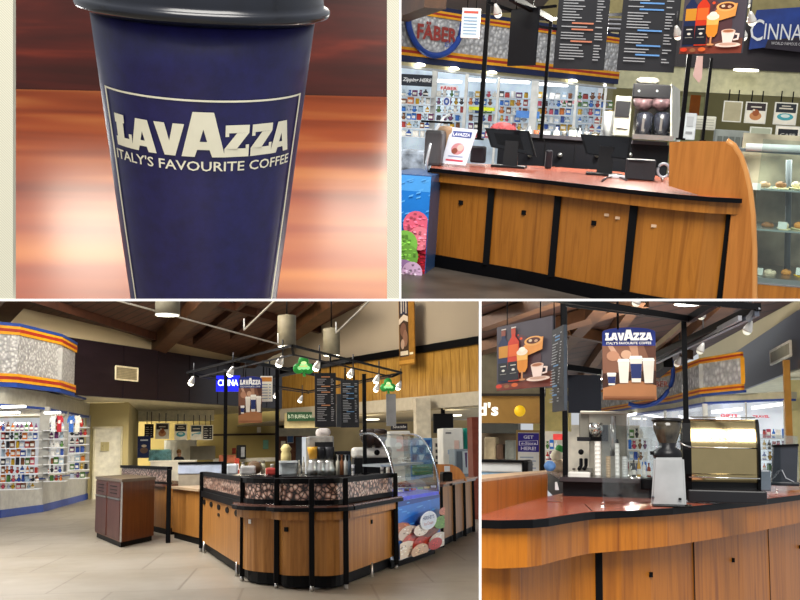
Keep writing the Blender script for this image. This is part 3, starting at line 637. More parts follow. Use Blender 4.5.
# brown waste cabinet
ca, cb, cc = g.onz(95,537,0), g.onz(120.5,548,0), g.onz(153.5,540.5,0)
t = thing('waste_cabinet', 'dark reddish brown cabinet with two doors and drawers standing alone left of the kiosk', 'cabinet', g, cb)
cd_ = ca+(cc-cb); base = [pl(ca), pl(cb), pl(cc), pl(cd_)]; zt = 1.13
RD = wood('4b2a25','5f3a33',(4,4,.6),.45,2,'mahogany_laminate'); RS_ = wood('5a2c16','78431f',(6,6,.5),.4,2,'side_laminate')
mb = MB(); ctr = (ca+cc)/2
ins = [ctr+(Vector((x,y,0))-ctr)*.94 for x, y in base]; mb.ext([Vector((p.x,p.y,0)) for p in ins], (0,0,.1), BLACK); part('toe_kick', mb, t)
part('body', MB().ext([V3(p,.09) for p in base], (0,0,zt-.13), RS_), t)
ot = [ctr+(Vector((x,y,0))-ctr)*1.04 for x, y in base]; part('cabinet_top', MB().ext([Vector((p.x,p.y,zt-.04)) for p in ot], (0,0,.05), mt('6a5a48',.3)), t)
e = (cb-ca); fn = Vector((e.y,-e.x,0)).normalized(); fn = fn if fn.x < 0 or fn.y < 0 else -fn
def fpan(k0,k1,z0,z1,m,th=.02): return MB().ext([ca+e*k0+Vector((0,0,z0)), ca+e*k1+Vector((0,0,z0)), ca+e*k1+Vector((0,0,z1)), ca+e*k0+Vector((0,0,z1))], fn*th, m)
for k0, k1 in ((.03,.47),(.52,.97)):
    part('door', fpan(k0,k1,.12,.78,RD), t); part('flap', fpan(k0,k1,.83,1.06,RD), t); part('pull_strip', fpan(k0,k1,.785,.81,STEEL,.03), t)
    for j in range(3): part('slot', fpan(k0+.1,k1-.1,.88+j*.06,.895+j*.06,BLACK,.025), t)
part('corner_trim', MB().box((cb.x,cb.y-.01,.6), (.03,.03,1.0), STEEL), t)
# ---- freezer with picture front and curved glass
fa, fb = g.onz(397,563,.08), g.onz(440,548,.08); fa.z = fb.z = 0
t = thing('ice_cream_freezer', 'blue ice cream freezer cabinet with scoop pictures and curved glass canopy', 'freezer', g, fa)
fu = fb-fa; fnv = Vector((fu.y,-fu.x,0)).normalized(); fnv = fnv if fnv.y < 0 else -fnv; dep = Vector((-.3,1.5,0))
part('body', MB().ext([fa+Vector((0,0,.1)), fb+Vector((0,0,.1)), fb+dep+Vector((0,0,.1)), fa+dep+Vector((0,0,.1))], (0,0,.78), mt('c8d4e8',.4)), t)
part('toe_kick', MB().ext([fa-fnv*.08, fb-fnv*.08, fb+dep, fa+dep], (0,0,.1), BLACK), t)
def ice_art(A, txt=True):
    A.r(0,0,1,1,'1456b4').p([(0,.62),(.3,.7),(.7,.75),(1,.72),(1,1),(0,1)],'1c6fd0').p([(0,.9),(1,.94),(1,1),(0,1)],'0f3f96')
    rnd = random.Random(3)
    for k in range(12): A.e(rnd.random(), .55+.4*rnd.random(), .06*rnd.random()+.01,.012,'4f9ce6',10)
    for x,y,r,c in [(.05,.35,.2,'b06a4a'),(.22,.3,.18,'d8c9c0'),(.3,.18,.2,'c05a50'),(.12,.1,.2,'e8dccf'),(.5,.12,.2,'b8402f'),(.66,.3,.2,'7a4028'),(.85,.1,.2,'e6ddd0'),(.92,.35,.16,'6b9a3f'),(.97,.5,.1,'c97a5a'),(.4,.32,.14,'efe4d8'),(.35,.05,.16,'d9b99f'),(.7,.08,.14,'c43a36')]:
        y *= 1.35; r *= 1.25; A.e(x,y,r,r*.62,c,14)
        for k in range(14): A.e(x+r*.75*(rnd.random()*2-1)*.7, y+r*.42*(rnd.random()*2-1), r*.1, r*.05, shade(c, rnd.choice((.7,1.15,1.3))), 6)
    if txt: A.e(.53,.58,.2,.17,'e8eef6').e(.53,.58,.17,.145,'d8e2f0').t("HERSHEY'S",.53,.6,.07,'23407e',.27,bold=.02).t("Ice Cream",.53,.5,.06,'b0343c',.22)
A = Art(fa+Vector((0,0,.12))+fnv*.01, fu, Vector((0,0,.76)), fnv, rough=.3); ice_art(A); part('picture_panel', A.mb, t)
part('tub_rim', MB().ext([fa+Vector((0,0,.88)), fb+Vector((0,0,.88)), fb+dep+Vector((0,0,.88)), fa+dep+Vector((0,0,.88))], (0,0,.05), mt('3b47c8',.3,em=.25)), t, 'blue lit rim around the tubs')
prof = [(0,.93)]+[(1.1*(1-math.cos(a_)) , .93+.88*math.sin(a_)) for a_ in [k*PI/2/9 for k in range(1,10)]]+[(1.5,1.8)]; DPV = dep/1.5
mb = MB(); vs = []
for x_, z_ in prof: vs += [fa+DPV*x_+Vector((0,0,z_)), fb+DPV*x_+Vector((0,0,z_))]
mb.faces(vs, [(2*i,2*i+1,2*i+3,2*i+2) for i in range(len(prof)-1)], glass('e8f2f6',.12), True); part('curved_glass', mb, t)
mb = MB()
for q in (fa, fb): mb.tube([q+DPV*x_+Vector((0,0,z_)) for x_, z_ in prof], .018, mt('c8ccd2',.2,.8), 6)
part('glass_frame', mb, t)
mb = MB(); mb.ext([fb+DPV*x_+Vector((0,0,z_)) for x_, z_ in prof]+[fb+DPV*1.4+Vector((0,0,.93))], fu.normalized()*.01, glass('e8f2f6',.12)); part('side_glass', mb, t)
part('upper_shelf', MB().ext([fa+DPV*.6+Vector((0,0,1.33)), fb+DPV*.6+Vector((0,0,1.33)), fb+DPV*1.4+Vector((0,0,1.33)), fa+DPV*1.4+Vector((0,0,1.33))], (0,0,.03), mt('aeb6bc',.3,.4)), t)
for k, c_ in enumerate(('f0e8d8','5a3524','c85a6a','7fae5a','e8c07a','ddd6f0')):
    c = fa+fu*(.14+.145*k)-fnv*.6; goods(g, 400+k*6.7, 492-k*.9, 6, 2.4, c.y, 'jar', c_, ['cream','chocolate','pink','green','caramel','lilac'][k]+' ice cream tub in the freezer under the curved glass', 'ice cream tubs in the freezer','tub')
# ---- right counter with arched end
ra, rb = g.onz(441,548,0), g.onz(474,532,0); t = simple_counter([ra, rb], 'honey wood counter with three panels right of the freezer, card reader on top', 1.0, 0, seam=(.02,.36,.68,.98))
part('pale_top', band(MB(), offs([pl(ra),pl(rb)],.1), 1.0, 1.03, .9, mt('9c6a4c',.25)), t, 'reddish countertop')
mb = MB(); D_ = ra.y+1.5; O = g.at(436,479,D_); pts = [g.at(x,y,D_) for x,y in ((434,481),(434,464),(452,464.5),(459,468),(464,474),(467,481))]; mb.ext(pts, (0,.06,0), wood('9a5e26','bb7c3a',(7,7,.5),.35,2)); one('arched_end_panel', mb, g, 'honey wood end panel with a rounded top at the back of the right counter', 'panel')
t = thing('card_reader', 'black card reader on the right counter in front of the arched panel', 'card reader', g, g.onz(449,487,1.03)); mb = pbox(g,443,472,453,486,ra.y+.5,.3,BLACK,bev=.03); part('body', mb, t); part('screen', pbox(g,445,466,450,471.5,ra.y+.48,.05,mt('d0d4d8',.3)), t)
# ---- inner back bar of the kiosk
IB = [g.at(222,450,17.3), g.at(300,450,16.2), g.at(350,450,16.0), g.at(392,450,18.2)]; IP = [pl(p) for p in IB]
t = thing('back_bar', 'dark back bar inside the kiosk carrying machines and boxes', 'counter', g, V3(IP[1],0)); part('body', band(MB(), IP, 0, 1.12, 1.2, mt('2a2426',.5)), t); part('countertop', band(MB(), offs(IP,.05), 1.12, 1.17, 1.3, mt('1d1a1b',.25)), t)
def item(name, x0,y0,x1,y1,D,c,label,cat,rough=.5,metal=0,th=.4,bev=.03,extra=None,group=None):
    mb = pbox(g,x0,y0,x1,y1,D,th,mt(c,rough,metal,var=.12,sc=4),bev=bev)
    if extra: extra(mb)
    return one(name, mb, g, label, cat, group)
zb = lambda D: 450+ (1.6-1.17)*1000/D
item('cardboard_box', 226,464,238,zb(17.4),17.4,'b9bcc0','pale grey storage box at the left end of the back bar','box')
item('plastic_tray', 240,466,256,zb(17.2),17.2,'a8a6a4','low grey plastic tray on the back bar','tray')
item('coffee_sack', 247,461,262,zb(17.5),17.5,'6b5540','brown sack lying behind the grey tray on the back bar','sack',bev=.1)
item('sample_box', 266,468,276,zb(17.0),17.0,'9c3730','small red and white box on the back bar left of the middle post','box')
item('storage_bin', 280,462,297,zb(16.8),16.8,'9aa0a2','grey lidded bin on the back bar right of the middle post','bin',extra=lambda mb: pbox(g,279.5,461,297.5,463,16.75,.5,mt('c6cacc',.4),mb))
t = thing('cup_lid_dispenser', 'yellow topped lid dispenser standing behind the middle post', 'dispenser', g, g.at(286,466,17.8)); part('stack', MB().lathe([(.09,0),(.09,.2),(.07,.25),(.1,.3),(.04,.38)], g.at(286,466,17.8), mt('d8c88a',.5), 14), t)
# tall brewer under menus
D=16.9; t = thing('coffee_brewer', 'tall steel coffee brewer with a white lid box under the menu boards', 'coffee machine', g, g.at(320,zb(D),D))
part('body', pbox(g,308,436,334,zb(D),D,.5,mt('a39f96',.3,.6,var=.2),bev=.03), t); part('top_cap', pbox(g,317,428,331,437,D+.05,.4,mt('c9bfb8',.5),bev=.06), t); part('control_panel', pbox(g,315,442,333,447,D-.02,.05,DARK), t)
for k in range(3): part('brew_head', MB().lathe([(.06,0),(.09,.14),(.09,.2)], g.at(313+k*8,459,D-.12), mt(('d9a13a','2b2b2e','3a3a3d')[k],.35), 12), t)
for k in range(3): part('decanter', MB().lathe([(.1,0),(.12,.1),(.08,.2),(.09,.24)], g.at(313+k*8,zb(D),D-.14), mt('cfcfca',.2,.7), 12), t)
D=16.8; t = thing('syrup_station', 'dark rack of syrup pumps right of the tall steel brewer', 'rack', g, g.at(343,zb(D),D)); part('rack', pbox(g,336,451,351,zb(D),D,.4,DARK,bev=.02), t)
for k in range(4): part('pump_bottle', MB().lathe([(.035,0),(.035,.22),(.012,.26),(.012,.33),(.03,.34)], g.at(338+k*3.8,zb(D),D-.1), mt(('b9b4a4','8a5a3a','d0cfc8','55606a')[k],.3), 10), t)
# espresso machine at the right
D=17.5; t = thing('espresso_machine', 'white and black espresso machine on the right end of the back bar', 'coffee machine', g, g.at(372,zb(D),D)); part('body', pbox(g,354,447,392,458,D,.5,mt('dcd8cf',.35),bev=.05), t); part('base', pbox(g,354,458,392,zb(D),D+.1,.4,DARK,bev=.02), t)
for k in range(2): part('hopper', MB().lathe([(.05,0),(.16,.16),(.17,.3),(.12,.33)], g.at(369+k*9,448,D), mt('3a302c',.15), 14), t)
part('gauge', MB().tube([g.at(377,452.5,D-.02), g.at(377,452.5,D+.02)], .05, BLACK, 12), t)
# ---- overhead frame, posts
ZF = 2.85; nc = g.at(292,450,12.2); lc_ = g.at(186,450,16.5); rc_ = g.at(403,450,16.7); bc = g.at(309,450,22)
t = thing('overhead_grid', 'black overhead square frame of rails over the kiosk', 'frame', g, V3(nc,ZF))
cs = [V3(nc,ZF), V3(lc_,ZF), V3(bc,ZF), V3(rc_,ZF)]
for i in range(4):
    part('rail', MB().bar(cs[i], cs[(i+1)%4], .024, .03, BLACK), t); dn = Vector((0,0,-.22)); m_ = Vector((bc.x*.5+nc.x*.5, bc.y*.5+nc.y*.5, 0)); ins_ = [c+(Vector((m_.x,m_.y,ZF))-c)*.1 for c in cs]
    part('inner_rail', MB().bar(ins_[i]+dn*.3, ins_[(i+1)%4]+dn*.3, .016, .02, mt('1c1a1c',.5)), t)
    part('brace', MB().bar(cs[i], ins_[i]+dn*.3, .03, .03, BLACK), t)
part('crossbar', MB().bar(tip(cs[0],cs[1],.45), tip(cs[3],cs[2],.45), .04,.05, BLACK), t); part('crossbar', MB().bar(tip(cs[0],cs[3],.45), tip(cs[1],cs[2],.45), .04,.05, BLACK), t)
for x, y0, D, l in ((225,372,16.9,'left'),(277,368,16.2,'middle'),(365,374,16.3,'right')):
    p = g.at(x,470,D); zt_ = g.at(x,y0,D).z; t = thing('canopy_post', 'thin black upright %s post between the back bar and the overhead frame' % l, 'post', g, Vector((p.x,D,1.17)), 'posts of the kiosk canopy'); part('shaft', MB().box((p.x,D,(1.0+zt_)/2), (.06,.06,zt_-1.0), BLACK), t); part('flange', MB().box((p.x,D,1.19), (.14,.14,.02), BLACK), t)
def spot_lamp(g, px, py, D, s, label, group, on=5, tilt=.4, up=.2):
    """small track lamp: yoke, bell and glowing bulb; px,py is the bulb"""
    p = g.at(px,py,D); t = thing('spot_lamp', label, 'lamp', g, p, group); X = Matrix.Rotation(tilt,3,'Y') @ Matrix.Rotation(.35,3,'X')
    part('lamp_bell', MB().lathe([(.048*s,0),(.05*s,.02*s),(.025*s,.09*s),(.012*s,.12*s)], p, mt('d4d0c8',.3,.3) if on else mt('b9b9b6',.4), 16, ax=X), t)
    part('bulb', MB().ball(p+X@Vector((0,0,.0)), .045*s, mt('fff4dc',.4,em=on*5 if on else .0), 8), t)
    q = p+X@Vector((0,0,.12*s)); part('yoke', MB().tube([q, q+Vector((0,0,up*s))], .01*s, mt('3a3a3c',.4), 6), t)
for k, (px, py, D, l) in enumerate([(191,383,16.4,'spot lamp at the far left corner of the kiosk frame'),(230,374,15,'spot lamp above the blue neon sign'),(222,388,17.5,'spot lamp shining in front of the blue neon sign'),(279,364,13.2,'spot lamp under the near corner of the kiosk frame'),(276,396,19,'spot lamp just right of the white price sign'),(300,400.5,21,'lone spot lamp against the brown wall left of the menu boards'),(316,368,14,'spot lamp right of the green shamrock sign on the left'),(350,375,15.5,'spot lamp above the second menu board'),(376,381,16,'spot lamp left of the right shamrock sign'),(376,389.5,17.5,'lower spot lamp left of the right shamrock sign'),(398,387.5,16.8,'spot lamp at the far right corner of the kiosk frame')]):
    spot_lamp(g, px, py, D, 1.05, l, 'spot lamps of the kiosk frame', on=2)
# signs hanging in the frame
fr = frame_rect(g, 216,375.5,240,391.5,17.2); t = thing('neon_sign', 'glowing blue sign with light marks hanging at the left of the kiosk frame', 'sign', g, fr[0]); part('housing', board(fr,.06,mt('1a1fb0',.4,em=1.2)), t)
A = Art(*fr, em=2.2); A.t('CINNA', .5,.35,.4,'c9d0ff',.85,bold=.02); part('lettering', A.mb, t)
def lava_poster(fr, label, arc=False, group=None, em=0):
    O, U, V, N = fr; t = thing('coffee_poster', label, 'poster', g, O, group)
    mb = MB(); pts = [O, O+U, O+U+V*.93]+[O+U*(.5+.5*math.cos(a_))+V*(.93+.07*math.sin(a_)) for a_ in [PI*k/8 for k in range(1,8)]]+[O+V*.93]; mb.ext(pts, -N*.03, mt('6b4a3c',.5)); part('board', mb, t)
    A = Art(O,U,V,N, em=em); A.r(0,.0,1,.74,'7a5240'); A.p([(0,.74),(1,.74),(1,.93)]+[(.5+.5*math.cos(a_), .93+.065*math.sin(a_)) for a_ in [PI*k/8 for k in range(1,8)]]+[(0,.93)],'26357c')
    A.p([(0,.0),(1,.0),(1,.2),(.6,.28),(0,.16)],'a8734c').p([(0,.16),(.6,.28),(1,.2),(1,.4),(0,.36)],'40281f').p([(0,.36),(1,.42),(1,.74),(0,.74)],'805845').p([(.1,.74),(.3,.5),(.36,.56),(.2,.74)],'c49a80').p([(.5,.74),(.62,.48),(.7,.5),(.66,.74)],'b5886c').p([(.78,.74),(.9,.5),(1,.6),(1,.74)],'5a382c').e(.2,.6,.12,.07,'b58468').e(.45,.62,.1,.06,'c9a084')
    for x, w_, h_, y, body in ((.17,.1,.17,.2,'2a3668'),(.4,.13,.33,.23,'e4dccd'),(.63,.14,.36,.24,'2a3668'),(.86,.13,.34,.23,'e4dccd')):
        w_ = w_*1.65; h_ = h_*1.0; A.p([(x-w_*.36,y),(x+w_*.36,y),(x+w_*.5,y+h_*.9),(x-w_*.5,y+h_*.9)],'e6dfd2').p([(x-w_*.38,y+h_*.15),(x+w_*.38,y+h_*.15),(x+w_*.46,y+h_*.7),(x-w_*.46,y+h_*.7)],body).p([(x-w_*.56,y+h_*.88),(x+w_*.56,y+h_*.88),(x+w_*.46,y+h_),(x-w_*.46,y+h_)],'f2ede2')
    A.r(.02,.02,.98,.05,'8a5a3c')
    part('print', A.mb, t)
    A = Art(O+N*.03,U,V,N,em=em); lava(A,.06,.81,.88,.105,'f4f2ec'); A.t("ITALY'S FAVOURITE COFFEE",.5,.755,.035,'f4f2ec',.84,bold=.01); part('lettering', A.mb, t)
    O, U, V, N = fr
    for u in (.3,.7): part('hanger', MB().tube([O+U*u+V*.97, O+U*u+V*.97+Vector((0,0,.25))], .008, BLACK, 5), t); return t
lava_poster(frame_rect(g, 238.5,376,262,423,15.6), 'hanging coffee poster with white block letters beside the glowing blue sign')
def d_price(A):
    A.r(.06,.78,.94,.95,'c8843c')
    for k in range(6): A.r(.12,.1+k*.11,.6,.13+k*.11,'7c8fae').r(.7,.1+k*.11,.88,.13+k*.11,'7c8fae')
framed(g,260.5,376,272.5,401.5,15.7,'price_sign','white price sign hanging beside the coffee poster','sign',frame='e9e6dc',draw=d_price,hang=.25)
def d_menu2(A, seed=1, head='c98a5a'):
    A.r(.0,.0,1,1,'222327'); r_ = random.Random(seed); y = .93
    while y > .1:
        if r_.random() < .2: A.r(.3,y-.012,.72,y+.006,head); y -= .04; continue
        A.r(.1,y-.012,.1+r_.uniform(.25,.5),y,'96989b'); A.r(.76,y-.012,.76+r_.uniform(.08,.16),y,'96989b'); y -= .034
framed(g,315,373,336,427,15.3,'hanging_menu_board','left large dark grey hanging menu board over the brewer','menu',frame='222327',draw=lambda A: d_menu2(A,1),hang=.3)
framed(g,341,380,359,427.5,15.8,'hanging_menu_board','right large dark grey hanging menu board over the brewer','menu',frame='26272b',draw=lambda A: d_menu2(A,5,'5a86b0'),hang=.2)
fr = frame_rect(g, 336.5,394,341.5,427,15.9); one('blank_menu_board', board(fr,.04,mt('4a4d50',.5)), g, 'narrow plain grey board edge between the two hanging menu boards', 'board')
fr = frame_rect(g, 386.5,394,396,426,16.4); one('blank_menu_board', board(fr,.04,mt('77777a',.4,.2)), g, 'plain grey hanging board at the right end of the kiosk frame', 'board')
def shamrock(px, py, D, s, label):
    p = g.at(px,py,D); t = thing('shamrock_sign', label, 'sign', g, p, 'lit shamrock signs'); G = mt('2f8a3c',.4,em=.25)
    mb = MB(); A = Art(p-Vector((s/2,0,s/2)), (s,0,0), (0,0,s), (0,-1,0), em=.5)
    for cx, cy in ((.5,.75),(.25,.4),(.75,.4)):
        c = A.mp(cx,cy); mb.lathe([(.001,-.03),(s*.24,-.03),(s*.26,0),(s*.24,.03),(.001,.03)], c, G, 16, ax=Matrix.Rotation(PI/2,3,'X'))
    mb.ext([A.mp(.45,.35), A.mp(.55,.35), A.mp(.62,.02), A.mp(.48,.02)], (0,.04,0), G); part('leaf_shape', mb, t)
    A = Art(p-Vector((s/2,.05,s/2)), (s,0,0), (0,0,s), (0,-1,0), em=.8); A.e(.5,.5,.2,.16,'8fd890').e(.5,.66,.14,.08,'c9e8a0').e(.3,.42,.1,.09,'8fd890').e(.7,.42,.1,.09,'8fd890').t('Lucky',.5,.44,.12,'d98a5a',.4,bold=.02); part('lettering', A.mb, t)
shamrock(303.5,366.5,14.5,.3,'green glowing shamrock sign left of the menu boards'); shamrock(388,386,16.2,.26,'green glowing shamrock sign at the right end of the frame')
# ---- far right background
t = thing('wall_television', 'black television hanging from the low ceiling right of the pale column', 'television', g, g.at(443,433,29.5)); part('screen', pbox(g,433.5,413.5,453.5,433,29.5,.1,mt('0c0c0e',.3),bev=.02), t); part('bracket', pbox(g,441,408,445,414,29.6,.05,BLACK), t)
fr = frame_rect(g,391,423.5,407.5,430,24.5); t = thing('dark_counter_sign','small dark sign with white script above the white machine','sign',g,fr[0]); part('board', board(fr,.06,mt('232026',.5)), t); A = Art(*fr); A.t('Seattle',.5,.3,.42,'d8d4cc',.8,slant=.2); part('lettering', A.mb, t)
for (x0,y0,x1,y1,D,c_,nm,l,ct) in [
    (390,431,411,470,24,'d2cfc8','slush_machine','white slush machine box behind the freezer glass','machine'),
    (411,438,433,470,27,'4d7fb4','bottled_water_display','blue and white bottle display under the pale column','display'),
    (443,428,464,475,26,'dcdad2','advert_stand','tall white advertising stand right of the column','stand'),
    (464,428,474,455,26.4,'1f8f7c','teal_panel','teal end panel of the white stand','panel'),
    (455,449,473,478,25,'78848c','drinks_cooler','grey drinks cooler in front of the teal panel','cooler'),
    (433,438,443,474,27,'b8b4aa','magazine_rack','pale rack with small black shelves left of the white stand','rack')]:
    y1 = y1 if nm == 'teal_panel' else 450+1590/D; mb = pbox(g,x0,y0,x1,y1,D,.7,mt(c_,.45,var=.08,sc=1.5),bev=.03)
    t = thing(nm, l, ct, g, g.at((x0+x1)/2,y1,D)); part('body', mb, t)
    A = Art(*frame_rect(g,x0+1,y0+1,x1-1,475,D-.02))
    if nm == 'bottled_water_display':
        for i in range(3):
            for j in range(3): A.p([(.03+i*.33,.97-j*.2),(.3+i*.33,.97-j*.2),(.2+i*.33,.82-j*.2),(.05+i*.33,.82-j*.2)],'c9dcec' if (i+j)%2 else '274a8a')
        A.r(0,0,1,.3,'4a7a48')
    elif nm == 'slush_machine': A.r(.3,.55,.9,.9,'ddb9b0').r(.1,.1,.9,.4,'b8b6b0').e(.4,.68,.18,.08,'e9e6dd')
    elif nm == 'advert_stand': A.r(.55,.5,.8,.75,'d9b8ac').e(.7,.2,.14,.09,'8a5a4a').r(.2,.45,.45,.55,'9fb0c8').r(.1,.9,.4,.93,'5a5a60')
    elif nm == 'drinks_cooler': A.r(.42,.05,.95,.95,'aab4b8').p([(.55,.9),(.72,.9),(.68,.3),(.6,.3)],'4a3a5a').r(.05,.05,.36,.95,'525c64')
    elif nm == 'magazine_rack':
        for j in range(5): A.r(.2,.1+j*.17,.8,.2+j*.17,'2a2a2e')
    else: A.e(.5,.6,.2,.12,'3ab09a').r(.3,.2,.7,.24,'3ab09a')
    part('print', A.mb, t)
mb = pbox(g,473.5,417,482,540,22,.5,wood('6b2f20','7d3c2a',(2,2,2),.6,3)); one('brick_red_pillar', mb, g, 'brick red pillar at the right edge of the hall view', 'pillar')
for k, (x0,x1,y,D,l) in enumerate([(134,140,399.5,38,'left'),(198,208,405.5,46,'middle'),(366,376,420,34,'right'),(448,457,416,30,'far right')]):
    p = g.at((x0+x1)/2,y,D); one('recessed_light', MB().lathe([(.28,0),(.28,.03),(.1,.03)], p, mt('fff2d8',.5,em=5), 14), g, 'round recessed ceiling light, %s one over the back counters' % l, 'light')

# small things crowding the kiosk's back bar
for k,(x,y,w_,h_,D,kd,c_,l) in enumerate([(229,0,4,6,17.9,'cup','ece8de','white paper cup left of the left canopy post'),(243,0,4,7,18.0,'jar','d8d4c8','pale jar behind the grey tray'),(263,0,5,8,17.8,'jar','e6ddc0','cream jar behind the red and white box'),(272,0,4,6,17.8,'cup','dcd8ce','white cup left of the middle post'),(299,0,4,9,17.0,'bottle','d8d6cc','pale bottle right of the grey bin'),(303.5,0,4,11,17.1,'bottle','b9b4a8','grey bottle at the left side of the steel brewer'),(353,0,3.5,7,16.3,'cup','ece8de','white cup between the syrup rack and the post'),(382,0,4,5,17.0,'cup','e4e0d6','white cup at the right end of the back bar'),(388,0,4,6,17.1,'jar','c9c4b8','pale jar at the right end of the back bar'),(237,0,5,9,18.2,'packet','a8412f','red packet behind the left boxes'),(258,0,4,7,18.2,'packet','3c5c9e','blue packet between the sack and the red box')]):
    goods(g,x,zb(D),w_,h_*1.7,D,kd,c_,l,'small things on the kiosk back bar','kitchenware')
t = thing('low_display_case','low pale blue display case with a black frame left of the kiosk post','display case',g,g.at(200,476,20)); part('front_panel', pbox(g,178,464,222,474,20,.3,mt('b9c4d8',.35),bev=.02), t); part('top_frame', pbox(g,178,462,224,464,19.98,.35,BLACK), t); part('end_cap', pbox(g,221.5,462,225,476,19.97,.35,BLACK), t)
t = thing('case_stand','plain pale stand under the low blue display case','stand',g,g.at(200,500,20)); part('body', pbox(g,178,474,224,528,20.02,.3,mt('a89c88',.5)), t)
# ================================================================ SET: the kiosk counter seen close, espresso machine on it
g = P4
ZC = 1.25
WW = wood('82440a', 'b66c18', (6,6,.35), .4, 2.2, 'amber_laminate', c3='9a5410')
RT = mt('a8563f', .2, var=.1, sc=30, name='brick_red_laminate')
edge = [(470,519),(481,519.3),(500,519.8),(530,519.2),(545,518),(560,515.6),(580,512.8),(592,511.4),(615,510.4),(640,509.4),(670,507.6),(700,505),(730,502.2),(760,499.3),(800,494.6),(830,490.5)]
EP = [pl(g.onz(x,y,ZC)) for x, y in edge]
bk = [(830,480),(760,481),(640,486),(566,492.5),(547,496.5),(481,514.6),(470,516.5)]
t = thing('serving_counter', 'long brick red serving counter with a black edge and curved amber wood front', 'counter', g, V3(EP[5],0))
part('countertop', MB().ext([V3(p,ZC-.03) for p in EP]+[g.onz(x,y,ZC)-Vector((0,0,.03)) for x,y in bk], (0,0,.03), RT), t, 'brick red laminate top')
part('edge_band', band(MB(), offs(EP,.02), ZC-.042, ZC-.002, .03, BLACK), t, 'black edge band')
part('apron', band(MB(), offs(EP,-.02), ZC-.235, ZC-.042, .04, WW), t); LP = offs(EP,-.14)
part('wood_panel', band(MB(), LP, 0, ZC-.1, .05, WW), t)
p = g.onv(598.5,560,LP[7],LP[8]); part('mullion', MB().box((p.x,p.y,.56), (.045,.05,1.1), BLACK), t, 'black upright strip')
for x in (694,769):
    i = 10 if x == 694 else 13; p = g.onv(x,560,LP[i],LP[i+1]); part('panel_joint', MB().box((p.x,p.y,.56), (.008,.012,1.1), mt('2e1a10',.6)), t)
for x, y, i in ((650.5,574.5,9),(732.5,560,12),(801,547,13)):
    p = g.onv(x,y,LP[i],LP[i+1]); part('key_plate', MB().box((p.x,p.y-.005,p.z), (.03,.02,.03), BLACK), t)
a, b_ = g.onz(585,504.5,ZC), g.onz(592,511,ZC); part('top_joint', MB().bar(a+Vector((0,0,.0005)), b_+Vector((0,0,.0005)), .006, .002, BLACK), t)
c = g.onz(554,502,ZC); part('cable_hole', MB().lathe([(.05,0),(.05,.003),(.03,.003)], c, mt('6a3a2e',.3), 16), t)
# raised side panel on the left
a, b_, ta, tb = g.onz(470,518,ZC), g.onz(547,496.5,ZC), None, None
t = thing('raised_side_counter', 'raised wooden side counter with a pale top at the left of the red counter', 'counter', g, a)
za, zb_ = g.onv(481,482,pl(a),pl(b_)).z, g.onv(546,474,pl(a),pl(b_)).z
H_ = (za+zb_)/2; part('wood_panel', MB().ext([a-Vector((0,0,.2)), b_-Vector((0,0,.2)), V3(b_,zb_), V3(a,g.onv(470,483.4,pl(a),pl(b_)).z)], (0,.05,0), WW), t)
tt = [V3(a,za), V3(b_,zb_)]; part('pale_top', MB().ext([V3(a,za), V3(b_,zb_), V3(b_,zb_)+Vector((-.05,.5,0)), V3(a,za)+Vector((-.2,.5,0))], (0,0,.015), mt('c9a987',.35)), t, 'pale wood laminate top')
# white display case behind it
D = 7.6; t = thing('low_display_case', 'long low white display case with black ends behind the side counter', 'display case', g, g.at(505,474,D)); part('front_panel', pbox(g,470,462,522,472,D,.3,mt('c9cbc8',.4),bev=.01), t)
part('end_cap', pbox(g,522,460,528,475,D-.02,.35,BLACK,bev=.02), t); part('top_frame', pbox(g,470,460,524,462.4,D-.02,.35,BLACK), t); part('lower_glass', pbox(g,470,472,522,476,D+.02,.3,mt('8fb4cc',.15)), t)
one('phone', pbox(g,476,480.5,486,482.5,6.2,.1,mt('3c6fd0',.2,em=.4)), g, 'bright blue phone screen lying on the pale side counter', 'phone')
# "get ... here" sign
fr = frame_rect(g,516,430,541,474,10.5); t = thing('poster_stand', 'gold framed purple sign reading GET HERE at the left of the counter', 'sign', g, fr[0]); part('frame', board(fr,.06,mt('8f7440',.4,.3)), t)
A = Art(*fr); A.r(.08,.06,.92,.94,'dcdad2').r(.08,.5,.92,.93,'352a86').t('GET',.5,.8,.075,'d9d6e6',.4,bold=.02).p([(.12,.645),(.88,.665),(.88,.765),(.12,.745)],'d9d6e6').p([(.15,.655),(.85,.675),(.85,.755),(.15,.735)],'352a86').t('e-Store',.5,.67,.06,'d9d6e6',.6,bold=.02,slant=.2).t('HERE!',.5,.54,.08,'d9d6e6',.6,bold=.02)
for k in range(4): A.r(.16,.12+.08*k,.8-.1*(k%2),.15+.08*k,'9aa6b4')
part('print', A.mb, t)
# ---- timber roof, walls
struct('wall_gold', pbox(g, 470, 394, 543, 423, 17, .3, wood('8f6a30','a87f3e',(.6,.6,.6),.6,2)), g)
struct('wall_upper', pbox(g, 470, 352, 544, 394, 17.05, .3, mt('6d6450',.8)), g); struct('trim_13', pbox(g, 470, 393.5, 545, 396, 16.95, .1, mt('2c241c',.6)), g)
struct('wall_pale', pbox(g, 533, 388, 570, 431, 17.6, .3, mt('c9b878',.7)), g)
fr = frame_rect(g,478,402,500,416,16.9); A = Art(*fr); A.t("d's",.5,.0,.95,'f4f2e6',.95,bold=.03); A2 = Art(fr[0]+Vector((0,-.12,0)),*fr[1:]); A2.em = .7; A2.t("d's",.5,.0,.95,'f4f2e6',.95,bold=.03); 
one('wall_lettering', A2.mb, g, 'white letters ending in d apostrophe s on the golden wall', 'lettering')
c = g.at(520,411,16.8); one('round_wall_sign', MB().lathe([(.09,0),(.095,.03),(.08,.06)], c, mt('e8b820',.4,em=.3), 24, ax=Matrix.Rotation(PI/2,3,'X')), g, 'round yellow button sign on the golden wall', 'sign')
